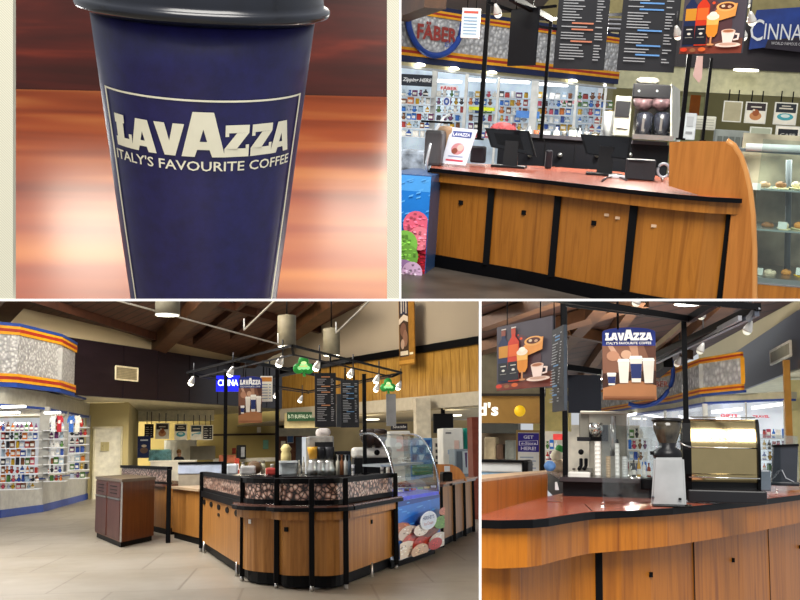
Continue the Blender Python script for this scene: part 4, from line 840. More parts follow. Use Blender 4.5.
struct('wall_kitchen', pbox(g, 470, 422, 517, 470, 18.5, .3, mt('70604c',.7,var=.2,sc=2)), g)
one('kitchen_hood', pbox(g, 470,423,518,433,18,.4,mt('4a4a44',.5)), g, 'dark band over the open kitchen under the golden wall', 'hood')
for k,(x0,y0,x1,y1,c_,l) in enumerate([(484,437,496,460,'a89878','beige equipment at the left of the open kitchen'),(496,444,503,460,'5a4434','brown jar shelf in the open kitchen'),(505,440,515,460,'7a7c72','grey cabinet at the right of the open kitchen')]):
    one(('kitchen_machine','jar_shelf','steel_cabinet')[k], pbox(g,x0,y0,x1,y1,17.6,.4,mt(c_,.5,var=.2,sc=4),bev=.03), g, l, 'kitchen equipment')
struct('wall_store', pbox(g, 540, 425, 640, 492, 22, .2, mt('cfc6b4',.7,var=.15,sc=2)), g)
# roof plane
q1, q2, q3 = g.at(481,372,20), g.at(640,400,28), g.at(800,296,13)
rn = (q2-q1).cross(q3-q1).normalized(); rn = rn if rn.z > 0 else -rn
def onK(px, py, drop=0): return g.onp(px, py, q1-rn*drop, rn)
mb = MB(); rp = [(470,290),(470,372),(560,392),(640,394),(700,352),(822,286)]; 
mb.ext([onK(*q) for q in rp], rn*.1, bpy.data.materials['ceiling_boards']); struct('ceiling_kiosk', mb, g)
for k, (a, b_, w_, l) in enumerate([((470,352),(640,300),.25,'broad timber beam crossing behind the syrup poster'),((520,395),(608,296),.18,'timber beam rising behind the canopy post'),((575,388),(640,296),.14,'timber beam left of the round topped coffee poster'),((640,380),(735,296),.2,'long timber beam right of the round topped coffee poster'),((481,325),(560,296),.16,'timber beam at the upper left over the syrup poster'),((566,330),(690,355),.12,'thin timber batten crossing under the roof behind the coffee poster')]):
    one('roof_beam', MB().bar(onK(*a,.1), onK(*b_,.1), w_, .16, BW if k%2 else wood('5a3c28','735036',(.8,.8,.8),.5,4)), g, l, 'beam', 'beams over the counter view')
# right wall above the shop
wa, wb = pl(g.at(743,450,19)), pl(g.at(800,450,14)); wd = (Vector(wb)-Vector(wa)).normalized(); wn = Vector((wd.y,-wd.x,0)); wn = wn if wn.y < 0 else -wn
def onW(px,py): return g.onv(px,py,wa,wb)
zt, zb2 = onW(743,349).z, onW(743,391).z
W0, W1 = Vector(wa)-wd*7, Vector(wb)+wd*4
mb = MB(); mb.ext([V3(W0,zt), V3(W1,zt), V3(W1,zt+3), V3(W0,zt+3)], -wn*.2, mt('bdb293',.8,var=.03,sc=.4)); struct('wall_cream', mb, g)
mb = MB(); mb.ext([V3(W0,zb2), V3(W1,zb2), V3(W1,zt), V3(W0,zt)], wn*.05, wood('12121d','1b1b2c',(.5,.5,3),.33,3,'navy_panelling')); struct('wall_dark', mb, g)
fr = frame4(g,(771,364.5),(791,357),(771,351.5), pl(Vector((wa[0],wa[1],0))+wn*.07), pl(Vector((wb[0],wb[1],0))+wn*.07)); t = thing('air_vent','white framed air vent on the dark wall above the espresso machine','vent',g,fr[0]); part('grille', board(fr,.02,mt('8f8a76',.5)), t)
O,U,V,N = fr; mb = MB()
for a, b_ in (((0,0),(1,0)),((1,0),(1,1)),((1,1),(0,1)),((0,1),(0,0))): mb.bar(O+U*a[0]+V*a[1], O+U*b_[0]+V*b_[1], .03,.03, mt('d6d2c4',.5))
part('vent_frame', mb, t)
struct('wall_olive', pbox(g, 789, 380, 815, 500, 15.2, .2, mt('b0a676',.7)), g)
mb = MB(); mb.ext([V3(Vector(wa),zb2), V3(W1,zb2), V3(W1,zb2)+Vector((2,3,0)), V3(Vector(wa),zb2)+Vector((0,6,0))], (0,0,.03), mt('cdc8ac',.8)); struct('ceiling_soffit', mb, g)
# ---- gift shop behind
S4 = [pl(g.at(600,450,23)), pl(g.at(672,450,17.5)), pl(g.at(703,450,15.2)), pl(g.at(745,450,14.2))]
zz = lambda y, D: g.at(703,y,D).z
z1, z2, z3, z4 = zz(388,15.2), zz(364,15.2), zz(359,15.2), zz(395,15.2)
f4 = thing('shop_fascia', 'embossed silver shop fascia with orange and red stripes behind the right canopy post', 'shop sign', g, V3(S4[2],z1))
part('metal_panel', band(MB(), S4, z1, z2, .03, EM), f4)
mb = MB(); h3 = (z2-z1)*.08
for k, m in ((0,YEL),(1,RED),(2,YEL)):
    band(mb, offs(S4,.02), z1-h3*(3-k), z1-h3*(2-k), .04, m); band(mb, offs(S4,.02), z2+h3*k, z2+h3*(k+1), .04, m)
part('stripe', mb, f4, 'orange and red striped border'); part('blue_edge', band(MB(), offs(S4,.0), z1-h3*4.2, z1-h3*3, .05, BLU), f4)
part('end_strip', MB().box((S4[3][0],S4[3][1]-.03,(z1+z2)/2),(.05,.05,z2-z1),YEL), f4); part('joint_strip', MB().box((S4[2][0],S4[2][1]-.03,(z1+z2)/2),(.06,.05,z2-z1),SILV), f4)
mb = MB(); cc = g.at(640,372,16.8); 
mb.tube([cc+Vector((.52*math.cos(a_), -.1, .56*math.sin(a_))) for a_ in [-PI*.62+k*PI*.75/14 for k in range(15)]], .035, BLU, 8); one('sign_ring', mb, g, 'blue ring of the round shop sign beside the coffee poster', 'sign')
fr = frame_rect(g,655,377,669,391,16.3); A = Art(*fr); A.t('BER',.5,.3,.4,'8a5048',.95,bold=.03); one('shop_lettering', A.mb, g, 'faded red shop letters in the blue ring beside the coffee poster', 'lettering')
S5 = [S4[0],S4[1],S4[2],pl(g.at(788,450,14.0))]; struct('trim_14', band(MB(), offs(S5,-.05), zz(402,15.2), z1-h3*4, .15, mt('b3ad92',.6)), g); struct('trim_15', band(MB(), offs(S5,-.03), zz(404,15.2), zz(402,15.2), .15, BLU), g)
zt5 = zz(404,15.2); mb = MB()
for x, w_ in ((609,.03),(629,.03),(666,.05),(706,.07),(747,.02),(786,.04)):
    i = 0 if x < 672 else 1 if x < 703 else 2; p = g.onv(x,450,S5[i],S5[i+1]); mb.box((p.x,p.y-.03,(zt5+.3)/2), (w_,.05,zt5-.3), mt('c4c4bc',.4,.2))
struct('window_3', mb, g)
p = g.onv(789,450,S5[2],S5[3]); struct('trim_16', MB().box((p.x,p.y-.05,1.4),(.08,.1,2.8),mt('a07434',.5)), g)
struct('window_4', band(MB(), offs(S5,-.12), .4, zt5, .01, glass()), g)
B5 = [(p[0]+.4,p[1]+1.3) for p in S5]; B5[3] = (B5[3][0]+.6, B5[3][1]); struct('wall_shop_inner', band(MB(), B5, .2, zt5+.08, .1, mt('ccd2da',.7,em=.8,var=.12,sc=1)), g)  # wall glows by emission to brighten the shop windows
for k,(x0,y0,x1,y1,D,l) in enumerate([(712,412,742,409,15,'long tube light above the espresso machine inside the shop'),(752,408,782,404,14.8,'tube light at the right inside the shop'),(716,419,740,417.5,15.2,'lower tube light above the espresso machine inside the shop'),(612,418,640,413,20,'tube light behind the coffee poster inside the shop')]):
    one('tube_light', MB().bar(g.at(x0,y0,D),g.at(x1,y1,D),.1,.04,mt('ffffff',.5,em=5)), g, l, 'light')
for k,(x0,x1,y,D,tx) in enumerate([(720,738,415.5,15.1,'GIFTS'),(752,770,416.5,14.9,'TRAVEL'),(655,664,419,17,'FUDGE')]):
    fr = frame_rect(g,x0,y-1.6,x1,y+1.6,D); A = Art(*fr); A.t(tx,.5,.05,.9,'c02c3c',.95,bold=.04); one('shop_lettering', A.mb, g, ['small red lettering above the espresso machine','small red lettering right of the espresso machine top','small red lettering left of the grinder hopper'][k], 'lettering')
for r_, (py, nm) in enumerate([(438,'top'),(449,'second'),(460,'third'),(471,'bottom')]):
    for x0, x1, D, wn_ in ((762,786,15.0,'right of the espresso machine'),(604,648,19.5,'left of the grinder'),(545,562,20,'between the two left posts')):
        if D == 20 and r_ == 0: continue
        one('display_shelf', pbox(g,x0,py,x1,py+.8,D,.35,mt('d6d8da',.4)), g, '%s white shop shelf %s' % (nm, wn_), 'shelf', 'shop shelves behind the counter view'); x = x0+2.5; i = 0
        while x < x1-1:
            c_ = random.choice(cols+['2f4f9e','2f6fc4','a8322b']); kd = random.choice(kinds); w_ = random.uniform(3.6,5.5)
            goods(g,x,py,w_,random.uniform(7.5,9.5),D+.12,kd,c_,'%s %s, %s shelf %s, %s' % (cn.get(c_,'bright blue'),kd.replace('_',' '),nm,wn_,['first','second','third','fourth','fifth','sixth','seventh','eighth','ninth','tenth','eleventh','twelfth'][i]),'goods on the %s shop shelf %s' % (nm,wn_)); x += w_+.5; i += 1
# ---- overhead frame
t = thing('overhead_grid', 'black overhead frame with double rails and track bars above the coffee counter', 'frame', g, g.at(690,318,7.5))
def rail(a, Da, b_, Db, w_=.035, m=BLACK, nm='rail'): part(nm, MB().bar(g.at(*a,Da), g.at(*b_,Db), w_, w_*1.3, m), t)
rail((548,297),5.6,(690,319),7.4,.032); rail((640,297),6.5,(758,307),6.6,.03); rail((758,307),6.6,(560,402),14,.04); rail((757,313),6.6,(600,388),12,.03,mt('4a4e58',.3)); rail((740,318),6.8,(657,362),9.5,.025,mt('8a8c90',.3),'track_bar')
rail((690,319),7.4,(655,348),9,.035,mt('8c7a5c',.4),'timber_rail'); rail((690,319),7.4,(718,301),6.6,.04); rail((655,372),10,(668,361),9.6,.09); rail((560,366),9,(600,372),9.4,.04); rail((566,304),7.4,(690,319),7.5,.03); rail((758,307),6.6,(748,320),6.7,.025,mt('8a8c90',.3),'bracket')
for x, y0, y1, D, w_, l in ((542.5,384,478,9.6,.045,'thin black canopy post beside the purple sign'),(565.5,290,482,8.2,.042,'tall black canopy post left of the steel brewer'),(687.5,318,478,7.4,.036,'black canopy post rising behind the grinder')):
    a, b_ = g.at(x,y1,D), g.at(x,y0,D); p_ = thing('canopy_post', l, 'post', g, a, 'canopy posts of the counter view'); part('shaft', MB().box((a.x,D,(a.z+b_.z)/2),(w_,w_,b_.z-a.z),BLACK), p_); part('flange', MB().box((a.x,D,a.z+.005),(w_*2.2,w_*2.2,.01),BLACK), p_)
for k,(px,py,D,l) in enumerate([(701,316,7.2,'white spot lamp under the top rail near the glowing pendant'),(747,331,6.8,'large white spot lamp at the right corner of the frame'),(700,351,8.2,'white spot lamp above the silver shop fascia'),(677,364,9.3,'small white spot lamp left of the canopy post'),(636,303,6.9,'white spot lamp at the top edge above the coffee poster'),(600,377,9.5,'bright small lamp left of the coffee poster')]):
    spot_lamp(g,px,py,D,.62,l,'spot lamps of the counter view',on=(4 if k == 5 else .12),up=.4)
c = g.at(688,304.5,12); t = thing('pendant_lamp','round glowing pendant lamp cut off by the top of the counter view','lamp',g,c); part('lamp_shade', MB().lathe([(.16,0),(.16,.4)], c, mt('c9c6bc',.5), 28), t); part('diffuser', MB().lathe([(.001,-.005),(.14,-.005),(.155,.0)], c, mt('fffaf0',.5,em=3), 28), t)
# ---- hanging boards
def syrup_art(A, k=1):
    A.r(0,0,1,1,'4a444c').p([(0,.0),(1,.0),(1,.12),(0,.1)],'7a3a2c').p([(.35,.1),(1,.12),(1,.22),(.5,.2)],'6a4438').e(.4,.62,.22,.2,'5c3a3e').e(.52,.42,.3,.26,'54373a').e(.6,.62,.1,.08,'6e4448')
    for x, c1, c2, cap in ((.14,'1f2b4e','c98a2c','8a4a3c'),(.34,'c9381f','e0662a','b8452f')):
        A.p([(x-.1,.12),(x+.1,.12),(x+.11,.5),(x+.1,.72),(x+.035,.8),(x+.035,.86),(x-.035,.86),(x-.035,.8),(x-.1,.72),(x-.11,.5)],c1).r(x-.04,.84,x+.04,.93,cap).r(x-.09,.5,x+.09,.68,c2).r(x-.1,.14,x+.1,.42,'1a1c26').e(x,.3,.03,.018,'d9d4c8').r(x-.05,.36,x+.05,.375,'c9c4b8').r(x-.06,.24,x+.06,.25,'8a8880').r(x-.03,.93,x+.06,.945,'e0d4c8')
    A.p([(.5,.56),(.62,.48),(.86,.54),(.88,.72),(.84,.72),(.55,.64)],'e0954a').e(.71,.68,.16,.07,'e8a860').e(.71,.685,.12,.045,'5a2c20').e(.66,.69,.03,.02,'d8c0a0').e(.76,.675,.03,.02,'c9a080')
    A.p([(.43,.3),(.47,.24),(.57,.24),(.61,.3),(.62,.52),(.42,.52)],'d9882c').p([(.43,.42),(.61,.42),(.62,.52),(.42,.52)],'ecb45c').e(.52,.54,.1,.05,'f2e2c8').e(.52,.58,.06,.035,'f6ecd8').r(.505,.14,.535,.25,'c98a5a').e(.52,.13,.06,.015,'c98a5a')
    A.e(.8,.12,.2,.035,'e8cdbc').e(.8,.13,.14,.02,'c9a08c').p([(.68,.32),(.72,.15),(.86,.15),(.9,.32)],'f0d8cc').e(.79,.32,.11,.03,'e6bfa8').e(.79,.32,.085,.02,'a86a4a')
    A.p([(.9,.29),(.97,.28),(.96,.19),(.88,.18),(.88,.2),(.935,.21),(.94,.26),(.9,.265)],'f0d8cc').e(.1,.06,.06,.03,'c93a20').e(.25,.05,.05,.03,'8a5a3a').e(.4,.06,.06,.03,'d0602c')
    A.e(.52,.74,.025,.02,'e0522c').e(.47,.8,.015,.012,'c9381f')
def poster_quad(g, ul, ur, ll, D1, D2, name, label, draw, cat='poster', frame='3c3a40', hang=.3, th=.02, em=0):
    """board hanging upright; ul/ur are its top corners at depths D1, D2, ll its lower left corner"""
    a = g.at(*ul,D1); b = g.at(*ur,D2); c = g.at(*ll,D1); zb_ = c.z; U = Vector((b.x-a.x,b.y-a.y,b.z-a.z)); U.z = 0
    O = Vector((a.x,a.y,c.z)); V = Vector((0,0,(a.z+b.z)/2-c.z)); N = U.cross(V); N = N if N.y < 0 else -N
    fr = (O,U,V,N.normalized()); t = thing(name,label,cat,g,O); part('board', board(fr,th,mt(frame,.5)), t)
    if draw: A = Art(*fr,em=em); draw(A); part('print', A.mb, t)
    if hang:
        O, U, V, N = fr
        for u in (.2,.8): part('hanger', MB().tube([O+U*u+V, O+U*u+V+Vector((0,0,hang))], .004, BLACK, 5), t)
    return t
poster_quad(g,(497,327),(552.5,316),(499.5,391),6.9,6.3,'syrup_poster','tilted poster with syrup bottles and iced coffee hanging at the upper left',syrup_art)
poster_quad(g,(552,331),(563.5,324),(552,412),6.3,6.0,'narrow_menu_board','dark menu board seen at a steep angle beside the syrup poster',lambda A: d_menu2(A,4,'5a86b0'),cat='menu',frame='3a4048')
lava_poster(frame_rect(g,602.5,327,656,400,7.6), 'round topped coffee poster with white block letters over a photo of four cups')
one('dark_sign_back', board(frame_rect(g,568,375,601,413,9.2),.03,mt('10141f',.6)), g, 'dark blue rounded back of a hanging board left of the coffee poster', 'board')
# ---- inner back counter and brewer
t = thing('back_cabinet','black cabinet with a dark top behind the red counter carrying the steel brewer','cabinet',g,g.at(600,495,7.6)); part('body', pbox(g,563,482,655,520,7.7,.6,mt('15151a',.45)), t); part('cabinet_top', pbox(g,560,478,655,482.5,7.6,.8,mt('3a3436',.2)), t)
t = thing('side_bar','dark bar top running back between the two left canopy posts','counter',g,g.at(552,482,8.5)); part('bar_top', MB().ext([g.onz(543,470,1.33),g.onz(565,482,1.33),g.onz(572,480,1.33),g.onz(560,468,1.33)],(0,0,.02),mt('5c4a48',.25)), t); part('bar_front', MB().ext([g.onz(545,471,1.33),g.onz(565,482.5,1.33),g.onz(565,482.5,1.33)-Vector((0,0,.2)),g.onz(545,471,1.33)-Vector((0,0,.2))],(.02,.02,0),BLACK), t)
D = 8.0; zsh = 479
t = thing('steel_brewer','large steel coffee brewer with a dark brew bay on the back cabinet','coffee machine',g,g.at(603,zsh,D))
part('housing', pbox(g,589,412,627,zsh,D+.1,.35,mt('a8a294',.3,.5,var=.12),bev=.01), t); part('side_panel', pbox(g,579,413,590,440,D+.12,.3,mt('8c887c',.35,.5),bev=.01), t); part('top_cap', pbox(g,580,411,627,414,D+.05,.4,mt('b8b2a2',.3,.5),bev=.005), t)
part('brew_bay', pbox(g,589,425,608,441,D+.07,.05,mt('1a1a1c',.4)), t); part('spout', MB().lathe([(.03,0),(.06,.06),(.05,.11)], g.at(596,437,D+.02), mt('c9c8c2',.15,.9), 16), t); part('grip', pbox(g,577,437,590,441,D,.15,DARK), t)
for k in range(2): part('tap', MB().tube([g.at(581+k*5,459,D-.02),g.at(581+k*5,466,D-.05),g.at(579+k*5,469,D-.1)],.014,BLACK,8), t)
part('drip_tray', pbox(g,578,468,592,474,D-.02,.2,mt('8f8a80',.25,.7)), t); part('knob', MB().ball(g.at(581,452,D-.04),.022,BLACK,8), t)
one('napkin_box', pbox(g,568,472,590,480,7.75,.12,mt('dcd8d0',.5),bev=.01), g, 'small white box at the foot of the steel brewer', 'box')
def cupstack(x, y0, y1, D, w, c, label, cap=None):
    b = g.at(x,y1,D); h = g.at(x,y0,D).z-b.z; r = (g.at(x+w/2,y1,D).x-b.x); mb = MB(); pr = []; n = 9
    for k in range(n): pr += [(r*.86, h*k/n), (r, h*(k+.85)/n), (r*1.04, h*(k+.9)/n)]
    mb.lathe(pr, b, mt(c,.45), 18); t = thing('cup_stack',label,'cups',g,b,'paper cup stacks'); part('cups', mb, t)
    if cap: part('lid', MB().lathe([(r*.6,0),(r*.6,.02),(r*.2,.03)], b+Vector((0,0,h)), mt(cap,.4), 14), t)
cupstack(598,441,478.5,7.85,6.5,'e9e6de','tallest stack of white paper cups in front of the steel brewer'); cupstack(608.5,456,478.5,7.85,5,'b59a78','short stack of tan cups between two white stacks'); cupstack(617.5,443,478.5,7.85,5,'e4e2dc','white cup stack with a black lid right of the tan cups','1c1c1e'); cupstack(625,456,478.5,7.85,6,'c4c6c4','short grey stack of clear cups at the right of the row')
t = thing('cup_tube','tall clear cup dispenser tube on the brewer front','dispenser',g,g.at(613,456,7.9)); part('tube', MB().tube([g.at(613,456,7.95),g.at(613,416,7.95)],.022,mt('b0aea8',.15,.6),14), t)
for k,(x0,y0,x1,y1,c_,l) in enumerate([(545,461,555,471,'5b82b8','blue bag on the side bar between the left posts'),(556,447,563,463,'4a9a58','green and white plush heap beside the tall canopy post'),(553,434,564,440,'c93a38','red shop sign seen between the two left posts')]):
    if k == 0: mb = MB(); mb.ball(g.at(550,466,9.5),.055,mt(c_,.6,var=.2),8,(1,1,.9))
    elif k == 1: mb = MB(); mb.ball(g.at(559.5,449,11),.045,mt('3f9a4c',.6),8); mb.ball(g.at(557,456,11),.07,mt('d6d0b8',.7),8); mb.ball(g.at(559,466,11),.08,mt('b8a68c',.7,var=.2),8)
    else: mb = pbox(g,x0,y0,x1,y1,15,.05,mt(c_,.5,em=.3),bev=.01)
    one(('bag','plush_heap','red_sign')[k], mb, g, l, ('bag','toy','sign')[k])
one('steel_tray', MB().lathe([(.05,0),(.09,.012),(.085,.02),(.0,.012)], g.onz(641,488.5,ZC), STEEL, 20, ax=Matrix.Diagonal((1,1.6,1))), g, 'shiny steel tray on the red counter left of the grinder', 'tray')
one('paper_slip', MB().ext([g.at(555,490,7.2),g.at(559,490,7.2),g.at(557,482,7.2),g.at(555,482,7.2)],(0,.01,0),mt('d6d8d8',.4)), g, 'white paper slip hanging on the black bar front', 'paper')
# ---- grinder
D = 6.6; k_ = D/F; c = g.onz(669,500,ZC); c = Vector((c.x, D, ZC))
t = thing('coffee_grinder','silver coffee grinder with a dark bean hopper standing on the red counter','coffee grinder',g,c)
def Q(x,y,D_=D): return g.at(x,y,D_)
f0 = [Q(651,500),Q(686.5,502),Q(684,457.5),Q(654,457.5)]; f0[0].z = f0[1].z = ZC+.005
mb = MB(); mb.ext(f0,(0,.22,0),mt('a9abab',.35,.35)); bmesh.ops.bevel(mb.bm,geom=mb.bm.edges[:],offset=.012,segments=3,affect='EDGES'); part('body', mb, t)
part('foot_plate', MB().box((c.x,D+.1,ZC+.004),(.24,.26,.008),BLACK,bev=.002), t)
mb = MB(); cx = Q(668,450); mb.lathe([(.085,0),(.095,.02),(.09,.05),(.05,.075),(.055,.1)], Vector((cx.x,D+.11,Q(668,459).z)), mt('1a1a1d',.3), 24); part('neck', mb, t)
hz = Q(668,446).z; part('hopper', MB().lathe([(.045,0),(.055,.02),(.085,.1),(.092,.16),(.088,.16),(.08,.1),(.05,.03),(.001,.01)], Vector((cx.x,D+.11,hz)), mt('3a352c',.12,var=.4,sc=12), 28), t, 'smoky bean hopper'); part('hopper_lid', MB().lathe([(.001,.0),(.097,0),(.097,.012),(.085,.02)], Vector((cx.x,D+.11,hz+.158)), mt('22201f',.3), 28), t)
part('bean_window', MB().lathe([(.048,.0),(.06,.035)], Vector((cx.x,D+.11,hz+.012)), mt('4a2818',.3), 24), t)
part('knob', MB().tube([Q(654,453,D-.02),Q(650,453,D-.02)],.012,BLACK,10), t); part('side_lever', MB().tube([Q(678,441,D-.03),Q(684,445,D-.04),Q(691,447,D-.04)],.004,STEEL,8), t)
part('switch', MB().box(Q(680,499,D-.012),(.018,.012,.012),BLACK), t); part('dial', MB().tube([Q(653,497,D-.015),Q(653,497,D+.01)],.009,mt('888',.3) if 0 else mt('5a5c60',.3),10), t); part('base_tray', pbox(g,640,478,653,490,D+.15,.2,BLACK,bev=.01), t)
# ---- espresso machine
D = 7.2; t = thing('espresso_machine','chrome fronted espresso machine with black sides standing behind the glass guard','coffee machine',g,g.onz(722,496,ZC))
x0, x1 = Q(691,450,D).x, Q(757,450,D).x; zt_, zm, zb3 = Q(720,419,D).z, Q(720,447,D).z, Q(720,482,D).z
CH = mt('b3a075',.16,1,var=.03,name='polished_steel'); pr = [(0,zb3),(-.03,zb3+.05),(-.045,zm-.02),(-.04,zm+.03),(.0,zt_-.03),(.05,zt_)]
vs_ = []; 
for y_, z_ in pr: vs_ += [Vector((x0,D+y_,z_)), Vector((x1,D+y_+.02,z_))]
mb = MB(); mb.faces(vs_, [(2*i,2*i+1,2*i+3,2*i+2) for i in range(5)], CH, True); part('chrome_panel', mb, t, 'polished curved front panel')
for x_, w_ in ((x0-.055,.055),(x1,.018)):
    mb = MB(); mb.ext([Vector((x_,D+y_-.012,z_)) for y_, z_ in pr]+[Vector((x_,D+.4,zt_-.01)),Vector((x_,D+.4,ZC+.02)),Vector((x_,D+.02,ZC+.02))],(w_,0,0),BLACK); part('side_cheek', mb, t)
part('body', MB().box(((x0+x1)/2,D+.25,(zt_+ZC)/2+.01),(x1-x0,.36,zt_-ZC-.06),mt('2a2a2c',.35)), t); part('base', MB().box(((x0+x1)/2+.01,D+.1,ZC+.05),(x1-x0+.08,.3,.085),mt('1d1d20',.35),bev=.01), t)
for z_ in (zm-.005, zb3+.03): part('bright_rail', MB().tube([Vector((x0-.02,D-.06,z_)),Vector((x1+.01,D-.04,z_))],.004,mt('e8e6e0',.1,1),8), t)
part('cup_rail', MB().tube([Vector((x0,D+.02,zt_+.012)),Vector((x1,D+.04,zt_+.012))],.005,STEEL,8), t)
for x in (701,712,738,752): part('foot', MB().lathe([(.015,0),(.018,.012)], g.onz(x,495.5-(x-700)*.06,ZC), mt('d8d6d0',.15,1), 12), t)
fr = (Vector((x0+.1,D-.048,zm+.045)),Vector((.2,0,0)),Vector((0,.02,.03)),Vector((0,-1,.3))); A = Art(*fr); A.t('LA CIMBALI',.5,.1,.7,'8f8668',.9); part('badge', A.mb, t)
t = thing('till_screen','black slanted card terminal standing at the right end of the red counter','terminal',g,g.onz(785,485,ZC)); D2 = 9.4; f0 = [Q(772,482,D2),Q(797,484,D2),Q(798,446,D2),Q(774,446,D2)]; mb = MB(); mb.ext(f0,(0,.1,0),mt('2c3038',.25)); part('body', mb, t); part('top_edge', MB().bar(Q(773,446,D2)+Vector((0,.04,0)),Q(798.5,445,D2)+Vector((0,.04,0)),.12,.02,BLACK), t); part('base', pbox(g,768,482,800,486,D2-.05,.2,mt('22262c',.3),bev=.01), t)
part('cable', MB().tube([Q(782,470,D2-.01),Q(786,478,D2-.06),Q(794,482,D2-.06)],.004,mt('aab0b8',.3),6), t)
one('ribbed_box', pbox(g,757,470,771,491,8.4,.15,mt('55606a',.2),bev=.01), g, 'smoky plastic box between the espresso machine and the terminal', 'box')
# ---- glass guard with steel feet
t = thing('glass_guard','clear upright glass guard on small steel feet along the counter edge','glass guard',g,g.onz(603,508,ZC)); gp = [pl(g.onz(x,y,ZC)) for x,y in ((603,508),(660,504),(733,497.5),(800,491.5))]
part('pane', band(MB(), gp, ZC+.015, ZC+.5, .006, glass('f2f6f6',.12)), t)
for x,y in ((603,508),(697,501),(734,496.5),(777,493.5)): c = g.onz(x,y,ZC); part('clamp_foot', MB().lathe([(.016,0),(.016,.004),(.008,.008),(.008,.03),(.012,.034)], c, mt('d4d4d0',.15,1), 12), t)

for k,(x,y,w_,h_,D,kd,c_,l) in enumerate([(634,478,5,18,8.2,'bottle','2a2c34','dark syrup bottle right of the cup stacks'),(639,478,5,20,8.3,'bottle','d8a424','yellow syrup bottle right of the cup stacks'),(644,478,5,18,8.2,'bottle','e8e4da','white syrup bottle beside the grinder'),(649,478,5,15,8.3,'bottle','8a2c24','red syrup bottle beside the grinder'),(630,478,4,14,8.4,'bottle','c9c4b4','pale syrup bottle right of the clear cups'),(574,478,4,10,8.6,'jar','b8b0a0','pale jar behind the small white box')]):
    goods(g,x,y,w_,h_,D,kd,c_,l,'bottles and jars on the back cabinet','bottle')
# ================================================================ SET: the till counter with menus above
g = P2
ZC = .95
def Z2(x, y, z=ZC): return g.onz(x, y, z)
WW2 = wood('6f3f10', '9f6524', (6,6,.35), .38, 2.2, 'till_counter_laminate', c3='845018')
RT2 = mt('b0604a', .22, var=.1, sc=24, name='till_countertop')
edge = [(431,168),(470,172),(520,177),(560,181.5),(600,186),(640,190.5),(680,194.5),(710,197),(741,198.5)]
EP = [pl(Z2(x,y)) for x, y in edge]
tc = t = thing('till_counter','amber wood till counter with a red top and black upright strips','counter',g,V3(EP[4],0))
bk = [(700,183),(660,176),(600,170),(540,166),(470,163.5),(431,163.5)]
part('countertop', MB().ext([V3(p,ZC-.03) for p in EP]+[Z2(x,y)-Vector((0,0,.03)) for x,y in bk], (0,0,.03), RT2), t, 'red brown laminate top')
part('edge_band', band(MB(), offs(EP,.02), ZC-.035, ZC-.0, .03, BLACK), t, 'black edge band'); part('apron', band(MB(), offs(EP,-.02), ZC-.125, ZC-.035, .04, WW2), t)
LP = offs(EP,-.1); part('wood_panel', band(MB(), LP, .1, ZC-.08, .05, WW2), t); part('toe_kick', band(MB(), offs(EP,-.08), 0, .12, .05, BLACK), t, 'black toe kick')
for (x, y), w_ in (((431,200),.09),((491,200),.06),((557.5,205),.06),((633,215),.065),((731,220),.08)):
    i = max(k for k in range(len(edge)-1) if edge[k][0] <= x); p = g.onv(x,y,LP[i],LP[i+1]); part('mullion', MB().box((p.x,p.y-.01,.47),(w_,.05,.72 if x > 440 else .9),BLACK), t, 'black upright strip')
for x, y in ((461,202.5),(524,212.5),(594,223)):
    i = max(k for k in range(len(edge)-1) if edge[k][0] <= x); p = g.onv(x,y,LP[i],LP[i+1]); part('key_plate', MB().box((p.x,p.y-.005,p.z),(.045,.02,.04),BLACK), t)
for x, y in ((619,218),(655,226),(608,215)):
    i = max(k for k in range(len(edge)-1) if edge[k][0] <= x); p = g.onv(x,y,LP[i],LP[i+1]); part('sticker', MB().box((p.x,p.y-.0,p.z),(.06,.012,.022),mt('c9a98a',.5)), t)
mb = MB(); mb.box((2.5, 22, -.05), (24, 34, .1), mt('4a443e',.4,var=.2,sc=2)); struct('floor_till', mb, g)
# curved end panel at right
def arch(D, th, pts, m, mb=None): return (mb or MB()).ext([g.at(x,y,D) for x, y in pts], (0,th,0), m)
De = g.onz(741,198.5,ZC).y
pts = [(669,178),(669.5,142),(700,141),(726,141.5),(733,146),(740,157),(745,172),(749,190),(752,215),(753.5,250),(753.5,305),(722,305),(733,212),(741,199),(700,186)]
t = thing('arched_end_panel','tall amber wood end panel with a rounded shoulder beside the pastry case','panel',g,g.at(738,300,De))
part('panel', arch(De+.02,.05,[(669,186),(669.5,142),(700,141),(726,141.5),(733,146),(740,157),(745,172),(749,190),(752,215),(753.5,250),(753.5,305),(722,305),(732,205)],wood('7c4712','a5672a',(5,5,.35),.38,2.2,'end_panel_laminate',c3='915a20')), t)
ep = [(726,141.5),(733,146),(740,157),(745,172),(749,190),(752,215),(753.5,250),(753.5,305)]; mb = MB(); mb.tube([g.at(x,y,De+.045) for x, y in ep], .03, wood('a8703a','c98f52',(5,5,.35),.35,2.2,'panel_edge'), 8); part('rounded_edge', mb, t, 'paler rounded edge')
# back cabinets below the windows
t = thing('black_back_cabinet','low black cabinet with four round handles behind the tills','cabinet',g,g.at(600,180,12.6)); part('body', pbox(g,497,140,668,178,12.6,.6,mt('0f1015',.45)), t); part('cabinet_top', pbox(g,495,137,668,140.5,12.55,.7,mt('48454a',.3)), t)
for x in (530,560,597,630): part('handle', MB().tube([g.at(x,155,12.6),g.at(x,155,12.54)],.03,STEEL,10), t); part('door_joint', pbox(g,x+14,142,x+14.6,176,12.59,.02,mt('0c0c0e')), t)
